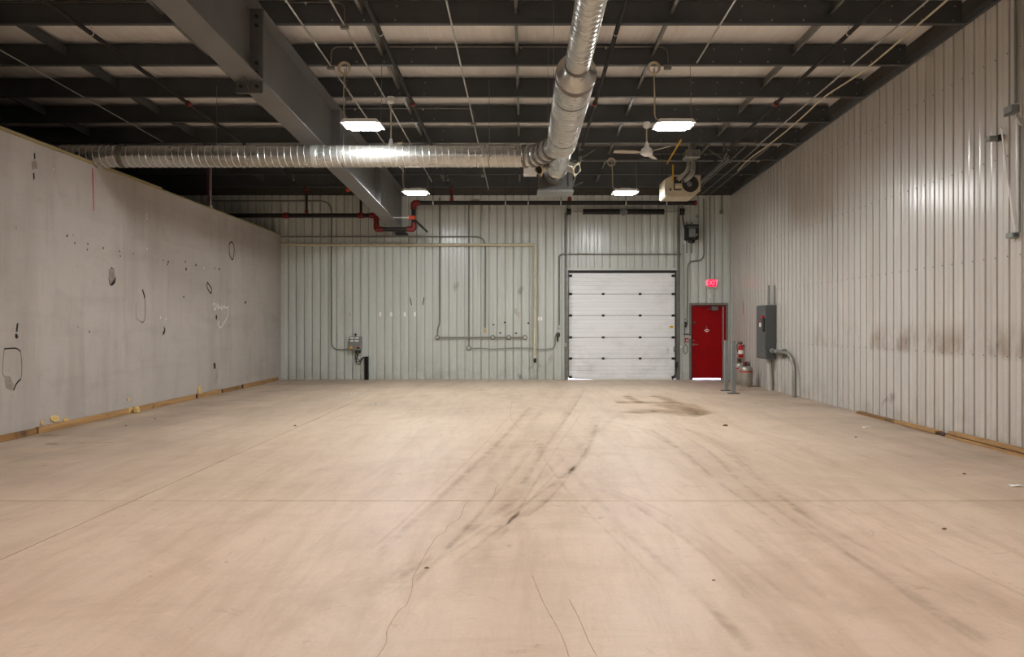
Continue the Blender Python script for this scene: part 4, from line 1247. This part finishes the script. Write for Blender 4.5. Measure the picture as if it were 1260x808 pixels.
# bollard posts
for px, py, top_y, w_, q in ((893.4, 480.5, 418.5, .082, 'closer to the red door'), (902.3, 484, 419.5, .09, 'closer to the propane tanks')):
    g = G(px, py); zt4 = CH + (VY - top_y) * g.y / F
    t = thing('bollard_post', (g.x, g.y, 0), 'grey steel channel post bolted to the floor, ' + q, 'post', 'pair of floor posts')
    h2 = w_ / 2
    MB().prism([(g.x - h2, g.y - h2), (g.x + h2, g.y - h2), (g.x + h2, g.y + h2), (g.x + h2 - .012, g.y + h2), (g.x + h2 - .012, g.y - h2 + .012), (g.x - h2 + .012, g.y - h2 + .012), (g.x - h2 + .012, g.y + h2), (g.x - h2, g.y + h2)], 2, .012, zt4).build('upright', 'post', t)
    MB().box((g.x - .12, g.y - .1, 0), (g.x + .12, g.y + .1, .012)).build('base_plate', 'black_iron', t)
    for sx in (-1, 1):
        MB().lathe([(.014, .012), (.014, .03)], (g.x + sx * .095, g.y - .07, 0), 2, 6).build('anchor_bolt', 'steel', t)
# propane tanks
def tank(x, y, r, h, label):
    t = thing('propane_tank', (x, y, 0), label, 'propane tank', 'propane tanks')
    hs = h * .82
    MB().lathe([(r * .6, .05), (r * .9, .06), (r, .11), (r, hs - .1), (r * .93, hs - .045), (r * .7, hs - .01), (r * .3, hs + .005)], (x, y, 0), 2, 24).build('shell', 'tank', t)
    MB().lathe([(r * .72, 0), (r * .75, 0), (r * .75, .07), (r * .72, .07)], (x, y, 0), 2, 24).build('foot_ring', 'tank', t)
    mb = MB()
    rc = r * .62; n = 14
    vs = []; fs = []
    for q in range(n + 1):
        an = -PI * .15 + (PI * 1.3) * q / n
        for rr in (rc, rc - .006):
            for z in (hs - .02, h): vs.append((x + rr * math.cos(an), y + rr * math.sin(an), z))
    for q in range(n):
        a = 4 * q; b = a + 4
        fs += [(a, b, b + 1, a + 1), (a + 2, a + 3, b + 3, b + 2), (a + 1, b + 1, b + 3, a + 3), (a, a + 2, b + 2, b)]
    mb.add(vs, fs).build('valve_collar', 'tank', t)
    MB().lathe([(.03, hs), (.03, hs + .06), (.02, hs + .07), (.045, hs + .075), (.045, hs + .1), (.02, hs + .105)], (x, y, 0), 2, 12).build('valve', 'red_fit', t)
    MB().lathe([(r + .001, hs * .72), (r + .002, hs * .72), (r + .002, hs * .78), (r + .001, hs * .78)], (x, y, 0), 2, 24).build('label_band', 'red', t)
    return t
g = G(918, 476)
tank(g.x, g.y, .165, .64, 'grey propane cylinder with red band standing by the ribbed wall')
tank(G(910.5, 473).x, 19.05, .16, .70, 'second propane cylinder behind the banded one, half hidden by a post')
# fire extinguisher on the wall
xx_ = XR - .11; yy = xx_ * F / (911.5 - VX)
ze = CH + (VY - 439.8) * yy / F
fe = thing('fire_extinguisher', (xx_, yy, ze), 'red fire extinguisher with white label hung on the ribbed wall above the tanks', 'fire extinguisher')
MB().lathe([(.05, 0), (.066, .012), (.068, .04), (.068, .28), (.055, .325), (.025, .345), (.022, .37)], (xx_, yy, ze), 2, 18).build('cylinder', 'red', fe)
MB().lathe([(.0688, .10), (.0692, .10), (.0692, .2), (.0688, .2)], (xx_, yy, ze), 2, 18).build('label', 'white_plastic', fe)
MB().box((xx_ - .05, yy - .02, ze + .37), (xx_ + .05, yy + .02, ze + .40), .006).build('valve_head', 'black_iron', fe)
MB().box((xx_ - .09, yy - .012, ze + .41), (xx_ + .04, yy + .012, ze + .425)).build('lever', 'black_iron', fe)
MB().tube(smooth_path([(xx_ - .04, yy, ze + .385), (xx_ - .10, yy, ze + .34), (xx_ - .085, yy, ze + .15)], 5), .011, 6).build('hose', 'dark', fe)
MB().box((xx_ + .0, yy + .03, ze + .3), (XR - .001, yy + .06, ze + .34)).build('wall_bracket', 'black_iron', fe)
ribbon([R(914.5, 371), R(914.6, 379), R(914.8, 387)], .05, (-1, 0, 0), 'red_mark', 'red', wall_right, .004, False)
# fixtures high on the ribbed wall
c = R(1250, 130, .03)
conduit('conduit', [(c.x, c.y, R(1250, 128).z), (c.x, c.y, pur_z(c.y))], .018, 'conduit_paint', 'vertical conduit high on the ribbed wall down to the box with a lever', fr=0)
lb = thing('lever_box', R(1247, 142), 'grey box with a bracket arm at the end of a wall conduit', 'junction box')
u, v = R(1244.5, 142, .0), R(1255, 128, .0)
MB().box((XR - .10, v.y, u.z), (XR - .001, u.y, v.z), .008).build('body', 'grey_box', lb)
MB().tube([R(1246, 138, .08), R(1240, 141, .18), R(1235.5, 142.5, .22)], .018, 6).build('arm', 'grey_box', lb)
MB().tube([R(1251, 141, .06), R(1254, 147, .08), R(1257, 153, .08)], .022, 8).build('elbow', 'conduit_light', lb)
cm = thing('wall_camera', R(1231, 174), 'small dark and grey fixture with a hanging cable on the ribbed wall', 'light fixture')
u, v = R(1225.5, 176, .0), R(1236, 163, .0)
MB().box((XR - .06, v.y, u.z), (XR - .001, v.y + .10, v.z - .02), .006).build('mount', 'dark', cm)
MB().box((XR - .17, v.y + .02, u.z), (XR - .06, v.y + .12, v.z - .03), .01).build('head', 'grey_box', cm)
MB().tube(smooth_path([R(1232, 158, .07), R(1233, 163, .08), R(1237, 195, .04), R(1242, 235, .03), R(1249.5, 286, .03)], 6), .011, 6).build('cable', 'white_paint', cm)
MB().tube([R(1233, 158, .07), R(1233.5, 170, .07)], .012, 6).build('cable_end', 'cream', cm)
pb = thing('pendant_box', R(1249, 295), 'small grey pendant box at the end of a cable on the ribbed wall', 'switch')
u, v = R(1244, 294, .0), R(1255, 285.5, .0)
MB().box((XR - .09, v.y, u.z), (XR - .001, v.y + .13, v.z), .008).build('body', 'grey_box', pb)
MB().box((XR - .075, v.y - .004, u.z + .01), (XR - .02, v.y, v.z - .01)).build('button_plate', 'grey_enamel', pb)
c = R(1254.5, 200, .02)
conduit('conduit', [(c.x, c.y, R(1254.5, 286).z), (c.x, c.y, R(1254.5, 150).z)], .012, 'conduit_paint', 'thin wall conduit down to the pendant box', fr=0)
for pts, wd in (([(1095, 500), (1098, 488), (1103, 482)], .25), ([(1118, 428), (1115, 420), (1117, 411)], .10), ([(1122, 412), (1123, 398), (1124, 388)], .06), ([(1228, 436), (1228, 424), (1229, 412)], .12), ([(1086, 505), (1087, 495), (1094, 485)], .12)):
    ribbon([R(x, y) for x, y in pts], wd, (-1, 0, 0), 'smudge', 'smudge_brown', wall_right, .004)

# ================================================================== PARTITION DETAILS
def wall_poly(pts, mat, name, d0=.0, d1=.002):
    """irregular flat chip or hole on the partition, from picture outline"""
    vs = [L(x, y) + Vector((d, 0, 0)) for d in (d0, d1) for x, y in pts]; n = len(pts)
    return MB().add(vs, [tuple(range(n)), tuple(range(2 * n - 1, n - 1, -1))] + [(i, n + i, n + (i + 1) % n, (i + 1) % n) for i in range(n)]).build(name, mat, wall_left)
def score(pts, w_, name='scored_line', mat='score'):
    return ribbon(smooth_path([L(x, y) for x, y in pts], 3), w_, (1, 0, 0), name, mat, wall_left, .002, False)
def hole(pts, flap=None):
    h = wall_poly(pts, 'hole', 'torn_hole')
    if flap:
        vs = []
        n = len(flap)
        for i, (x, y) in enumerate(flap): vs.append(L(x, y) + Vector((.003 + (.03 if i in (1, 2) else 0), 0, 0)))
        vs += [p + Vector((.003, 0, 0)) for p in vs]
        MB().add(vs, [tuple(range(n)), tuple(range(2 * n - 1, n - 1, -1))] + [(i, n + i, n + (i + 1) % n, (i + 1) % n) for i in range(n)]).build('torn_flap', 'torn', h)
    return h
hole([(137, 328), (139.5, 331), (140.5, 338), (142.5, 342), (141.5, 348), (138, 351.5), (135, 351), (133.5, 342), (135.5, 338)], [(134, 331), (138, 330), (139, 342), (135.5, 350), (133.5, 342)])
hole([(41.5, 189), (43, 188), (43.5, 195), (42, 196)])
hole([(40.5, 213), (42.2, 212.5), (42.5, 220), (41, 221.5)])
wall_poly([(39, 199), (43, 197), (46, 201), (45.5, 208), (42, 207), (39.5, 209)], 'torn', 'torn_patch')
hole([(20.5, 398), (22.5, 397), (21.5, 408), (19.3, 408)])
hole([(18.5, 411), (20.5, 410), (22.5, 414), (20.5, 417), (18.5, 415)])
hole([(265.3, 388), (266.8, 387), (267.2, 392), (265.6, 393.5)])
hole([(201.5, 401), (203.5, 405), (202.5, 410), (200, 413), (200.5, 408), (202, 406)])
hole([(262.6, 447), (265, 446), (265.3, 453), (263.4, 454)])
for pl_ in ([(282, 300), (285, 297.5), (287.5, 302), (288, 309), (286.5, 319), (284, 317), (282, 311), (282, 300)], [(255.2, 347), (257, 350), (260.5, 356), (259.5, 360.5), (256.5, 357), (254.5, 352), (255.2, 347)]):
    score(pl_, .035, 'torn_outline', 'hole')
score([(5, 429), (14, 428.4), (20, 428.5), (25, 432)], .02, 'cut_edge', 'hole')
score([(25, 432), (26.5, 445), (26.5, 458), (25.5, 466)], .012, 'cut_edge')
score([(5, 429), (3.5, 445), (3, 458), (5, 463)], .010, 'cut_edge')
score([(25.5, 466), (20, 472), (16.5, 480)], .025, 'cut_edge', 'hole')
wall_poly([(5, 462), (12, 463), (17, 473), (15.5, 481), (7, 477)], 'torn', 'torn_patch', 0, .003)
score([(175, 356), (177, 362), (178, 367)], .04, 'cut_edge', 'hole')
score([(178, 367), (178.4, 380), (178, 392), (175.5, 396.5), (172, 394.5)], .018, 'cut_edge')
score([(171, 394), (167.5, 391), (167, 375)], .010, 'cut_edge')
for x, y, r in ((82.5, 290, 1.4), (90, 289, 1.0), (92, 299, 1.2), (108, 300, 1.2), (107.5, 307, 1.2), (127, 305, 1.2), (147, 309, 1), (148, 315, 1), (201, 320, 1.3), (207, 322, 1.3), (206, 325, 1.1), (229, 331, 1.6), (228, 322, 1.1), (241, 326, 1.3), (264, 330, 1.2), (270, 331, 1.2),
                (110, 408, 1.2), (226, 365, 1.2), (302, 372, 1.6), (20, 280, 1.4), (164, 312, .9), (96, 402, .8)):
    wall_poly([(x - r * .8, y), (x, y - r * 1.3), (x + r * .7, y - r * .2), (x + r * .2, y + r * 1.4)], RND.choice(('score', 'torn', 'hole', 'score')), 'chip')
for x, y in ((197.5, 390.6), (204, 392.3), (180.5, 264), (180.8, 268.5), (181, 306), (66, 208), (251, 329.5)):
    wall_poly([(x - .8, y), (x, y - 1.6), (x + .8, y), (x, y + 1.6)], 'chalk', 'filler_dot')
score([(113.8, 206), (114.5, 230), (115.4, 259)], .022, 'red_line', 'red')
# chalk scribble
for st in ([(262, 375), (264, 373), (265, 377), (263, 381), (266, 380)], [(266, 378), (268, 373), (268, 380), (270, 377), (272, 380)], [(272, 375), (273, 381), (275, 376), (276.5, 380)],
           [(276, 376), (278.5, 379), (281, 377)], [(281, 376), (280.5, 384), (279, 391), (275, 398), (271.5, 403), (268, 398), (270, 395)]):
    score(st, .03, 'chalk_scribble', 'chalk')
# dirt streak at a stud
ribbon([L(266, 450), L(266, 462), L(266, 478)], .25, (1, 0, 0), 'smudge', 'smudge', wall_left, .003)
for x, y, w_, h in ((67, 515, 9, 7), (79.5, 516, 4, 6), (50.5, 520, 3, 4), (244.5, 479, 3, 9), (160, 505, 8, 9), (157, 491, 2, 3)):
    n = 9
    pts = [(x + w_ * .75 * math.cos(2 * PI * q / n) * RND.uniform(.6, 1.1), y + h * .65 * math.sin(2 * PI * q / n) * RND.uniform(.6, 1.1)) for q in range(n)]
    wall_poly(pts, 'foam', 'foam_patch', 0, .02)
# ---- sill timbers along the partition
tim = [(-30, 46, 'lumber_old'), (47, 158, 'lumber'), (166, 240.5, 'lumber'), (243, 272, 'lumber'), (274.5, 297, 'lumber_old'), (299.5, 342, 'lumber')]
names = ['weathered dark end of timber by the torn rectangle cutout', 'long fresh sill timber under the foam patches', 'sill timber next to the yellow foam lump', 'short sill timber below the dirt streak', 'darkened short sill timber between two lighter ones', 'last sill timber reaching the back wall corner']
for (x0, x1, m), q in zip(tim, names):
    d = .045
    ya, yb = (XL + d) * F / (x0 - VX), min((XL + d) * F / (x1 - VX), YB - .06)
    t = thing('sill_timber', (XL + d / 2, (ya + yb) / 2, 0), q, 'timber', 'timbers along the partition foot')
    hh = .095 if m == 'lumber' else .085
    MB().box((XL + .001, ya, .001), (XL + d + (.012 if m == 'lumber' else 0), yb, hh), .004).build('board', m, t)
    MB().box((XL + .004, yb - .002, .004), (XL + d - .002, yb + .004, hh - .004)).build('sawn_end', 'wood_end', t)
    MB().box((XL + .004, ya - .004, .004), (XL + d - .002, ya + .002, hh - .004)).build('sawn_end', 'wood_end', t)
p = L(161, 506)
tag(MB().lathe([(.02, 0), (.055, .01), (.06, .05), (.04, .10), (.01, .12)], (XL + .10, p.y, 0), 2, 7).build('foam_lump', 'foam'), 'crumbled yellow foam lump between sill timbers', 'foam lump')
# ---- post on top of the partition
Yw = XL * F / (262 - VX)
tp_ = thing('wall_top_post', (XL - .06, Yw, HL + .03), 'galvanized post from the top of the partition to the roof', 'post')
MB().tube([(XL - .06, Yw, HL + .08), (XL - .06, Yw, pur_z(Yw) + .1)], .035, 10).build('pole', 'galv', tp_)
MB().tube([(XL - .06, Yw, HL + .03), (XL - .06, Yw, HL + .09)], .042, 10).build('foot', 'cream', tp_)
MB().tube([(XL - .12, Yw, HL + .05), (XL - .12, Yw, pur_z(Yw) - .2)], .006, 6).build('red_wire', 'red', tp_)

# ---- boards at the foot of the ribbed wall
def board(name, ya, yb, x0, x1, z0, z1, m, q, skew=0.0):
    t = thing(name, ((x0 + x1) / 2, (ya + yb) / 2, z0), q, 'timber', 'boards along the ribbed wall')
    mb = MB().add([(x + (skew if y == ya else 0), y, z) for y in (ya, yb) for x, z in ((x0, z0), (x1, z0), (x1, z1), (x0, z1))],
                  [(0, 1, 2, 3), (7, 6, 5, 4), (0, 4, 5, 1), (1, 5, 6, 2), (2, 6, 7, 3), (3, 7, 4, 0)])
    mb.build('board', m, t)
    MB().box((x0 + skew + .003, ya - .003, z0 + .003), (x1 + skew - .003, ya + .001, z1 - .003)).build('sawn_end', 'wood_end' if m == 'lumber_old' else 'lumber', t)
    return t
yA = XR * F / (1066 - VX)
def RY(x): return (XR - .09) * F / (x - VX)
board('wall_board', RY(1101), RY(1054), XR - .10, XR - .015, .001, .040, 'lumber_old', 'darkened far floor board against the ribbed wall')
board('wall_board', RY(1154), RY(1103), XR - .125, XR - .015, .012, .052, 'lumber', 'short floor board with cut end against the ribbed wall', -.01)
tag(MB().box((XR - .11, RY(1163), .001), (XR - .03, RY(1152.5), .035), .004).build('wood_offcut', 'wood_end'), 'dark wood offcut between the floor boards', 'wood scrap')
board('wall_board', 5.5, RY(1166), XR - .125, XR - .017, .001, .038, 'lumber', 'lower board of the stacked pair against the ribbed wall')
board('wall_board', 5.5, RY(1168), XR - .115, XR - .017, .051, .088, 'lumber', 'upper board of the stacked pair against the ribbed wall')
for q in range(3):
    yy = 5.7 + q * 1.1
    tag(MB().box((XR - .08, yy, .0385), (XR - .03, yy + .06, .0505), .002).build('spacer_stick', 'wood_end'), ('thin dark spacer deep under the upper stacked board, near its hidden end', 'thin dark spacer in the middle of the stacked boards', 'thin dark spacer close to the sawn end of the stacked boards')[q], 'wood scrap', 'spacers in the stacked boards')

# ================================================================== FLOOR MARKS AND LITTER
def gp_(pts): return smooth_path([G(x, y) for x, y in pts], 5)
# main crack
cr = [(466, 808), (475, 790), (478, 775), (490, 752), (499, 745), (502, 735), (507, 722), (510, 710), (517, 696), (525, 680), (537, 660), (545, 655), (552, 645), (566, 637), (573, 622), (578, 616)]
jag = []
for (x, y) in cr: jag.append(G(x + RND.uniform(-2, 2), y))
ribbon(smooth_path(jag, 3), .0055, (0, 0, 1), 'crack', 'crack', floor, .001, False)
for pts in ([(596, 620), (607, 612), (610, 600), (613, 596), (604, 590)], [(630, 495), (628, 510), (632, 520), (640, 527)], [(700, 737), (712, 760), (725, 790), (735, 808)], [(655, 708), (668, 740), (690, 780), (700, 808)]):
    ribbon(gp_(pts), .0055, (0, 0, 1), 'crack', 'crack', floor, .001, False)
tm = [([(700, 476), (668, 505), (640, 540), (600, 590), (540, 660), (470, 730)], .20), ([(716, 478), (700, 505), (672, 545), (640, 600), (600, 668), (560, 740)], .22), ([(735, 510), (722, 545), (700, 580), (672, 610), (640, 640), (570, 700)], .26),
      ([(740, 518), (790, 527), (840, 555), (880, 590), (960, 650), (1060, 730), (1150, 800)], .22), ([(800, 522), (850, 530), (890, 548), (940, 590), (1020, 650), (1140, 730)], .2),
      ([(730, 600), (790, 625), (860, 670), (950, 740), (1000, 806)], .14), ([(690, 560), (720, 600), (770, 650), (850, 720), (930, 806)], .10), ([(760, 510), (700, 560), (640, 606), (560, 660), (440, 740)], .16),
      ([(840, 540), (900, 580), (980, 640), (1090, 715), (1220, 800)], .30), ([(655, 500), (620, 540), (560, 600), (470, 680), (330, 790)], .22), ([(870, 560), (1000, 620), (1130, 690), (1250, 750)], .16)]
for pts, w_ in tm:
    ribbon(gp_(pts), w_ * 1.1, (0, 0, 1), 'tyre_mark', 'tyre', floor, .0015)
    for q in range(2):
        dx = RND.uniform(-26, 26); sk = RND.uniform(.93, 1.07)
        sub = [(VX + (x - VX) * sk + dx, min(807, y + RND.uniform(-3, 3))) for x, y in pts]
        k0 = RND.randint(0, 2)
        ribbon(gp_(sub[k0:k0 + 4]), RND.uniform(.04, .09), (0, 0, 1), 'tyre_mark', 'tyre2', floor, .0018)
for pts, w_ in (([(665, 545), (664, 552), (663, 558)], .14), ([(700, 555), (680, 552), (672, 556)], .12), ([(735, 520), (722, 556), (712, 570), (676, 602)], .10), ([(712, 636), (722, 622), (735, 612)], .09), ([(800, 527), (835, 552), (858, 572)], .08), ([(1020, 738), (960, 690), (900, 650)], .10), ([(705, 538), (690, 536), (680, 534)], .08), ([(610, 650), (650, 630), (690, 605)], .12)):
    ribbon(gp_(pts), w_, (0, 0, 1), 'skid_mark', 'tyre2', floor, .002)
# mud patch before the overhead door
for pts, w_ in (([(757, 495), (775, 495), (800, 495.5), (840, 497), (868, 511)], .65), ([(770, 486.5), (778, 491), (790, 496)], .30), ([(800, 487), (815, 489), (830, 496)], .45), ([(780, 509), (800, 505), (830, 508), (868, 511.5)], .8), ([(810, 497), (835, 502), (864, 510)], .7)):
    ribbon(gp_(pts), w_, (0, 0, 1), 'mud_patch', 'mud', floor, .0025)
ribbon(gp_([(92, 546), (115, 545), (141, 544)]), .16, (0, 0, 1), 'yellow_line', 'yellow_line', floor, .002)
for pts in ([(50, 537), (62, 535), (72, 536)], [(55, 545), (66, 546), (75, 547)]):
    ribbon(gp_(pts), .22, (0, 0, 1), 'smudge', 'smudge', floor, .002)
lit = [(1066, 526, .05, 'white paper scrap on the floor beside the short cut board'), (1250, 598, .05, 'white paper scrap on the floor beside the doubled boards'), (463, 497, .05, 'white paper scrap on the floor before the black channel'), (435, 484, .05, 'white paper scrap on the floor close to the control box'), (226, 488, .05, 'white paper scrap at the partition timbers')]
for x, y, r, q in lit:
    g = G(x, y)
    mb = MB().add([(g.x + r * a, g.y + r * b, z + c) for z in (.001, .004) for a, b, c in ((-1.2, -.6, 0), (.1, -.8, .012), (1.2, -.5, 0), (1.0, .7, .008), (-.2, .9, .002), (-1.1, .6, .012))],
                  [(0, 1, 2, 3, 4, 5), (11, 10, 9, 8, 7, 6)] + [(i, 6 + i, 6 + (i + 1) % 6, (i + 1) % 6) for i in range(6)])
    tag(mb.build('paper_scrap', 'paper'), q, 'paper scrap', 'paper scraps on the floor')
dl = ['dark splinter on the floor before the floor posts', 'dark chip on the floor beside the stacked boards', 'dark chip on the floor between partition and the long slab joint', 'dark chip beside the main floor crack', 'dark chip on the floor near the darkened far board',
      'dark chip close to the yellow foam lump', 'dark chip on the floor before the sill timber next to the foam lump', 'dark chip on the floor off the long fresh sill timber', 'tiny dark chip alone on the near concrete slab', 'dark chip on the near slab, ribbed wall side']
for q_, (x, y, r) in enumerate(((893, 524, .05), (1186, 583, .02), (363, 524, .03), (525, 699, .016), (1053, 538, .02), (164, 499, .02), (191, 515, .02), (155, 524, .02), (878, 714, .012), (1162, 651, .02))):
    g = G(x, y); n = 7
    base = [(g.x + r * .75 * RND.uniform(.7, 1.2) * math.cos(2 * PI * q / n) * 1.3, g.y + r * .6 * RND.uniform(.7, 1.2) * math.sin(2 * PI * q / n)) for q in range(n)]
    vs = [(a, b, .0005) for a, b in base] + [(g.x + (a - g.x) * .6, g.y + (b - g.y) * .6, r * .5) for a, b in base]
    tag(MB().add(vs, [tuple(range(n - 1, -1, -1)), tuple(range(n, 2 * n))] + [(i, (i + 1) % n, n + (i + 1) % n, n + i) for i in range(n)]).build('debris_chip', 'debris'),
        dl[q_], 'debris', 'debris chips on the floor')
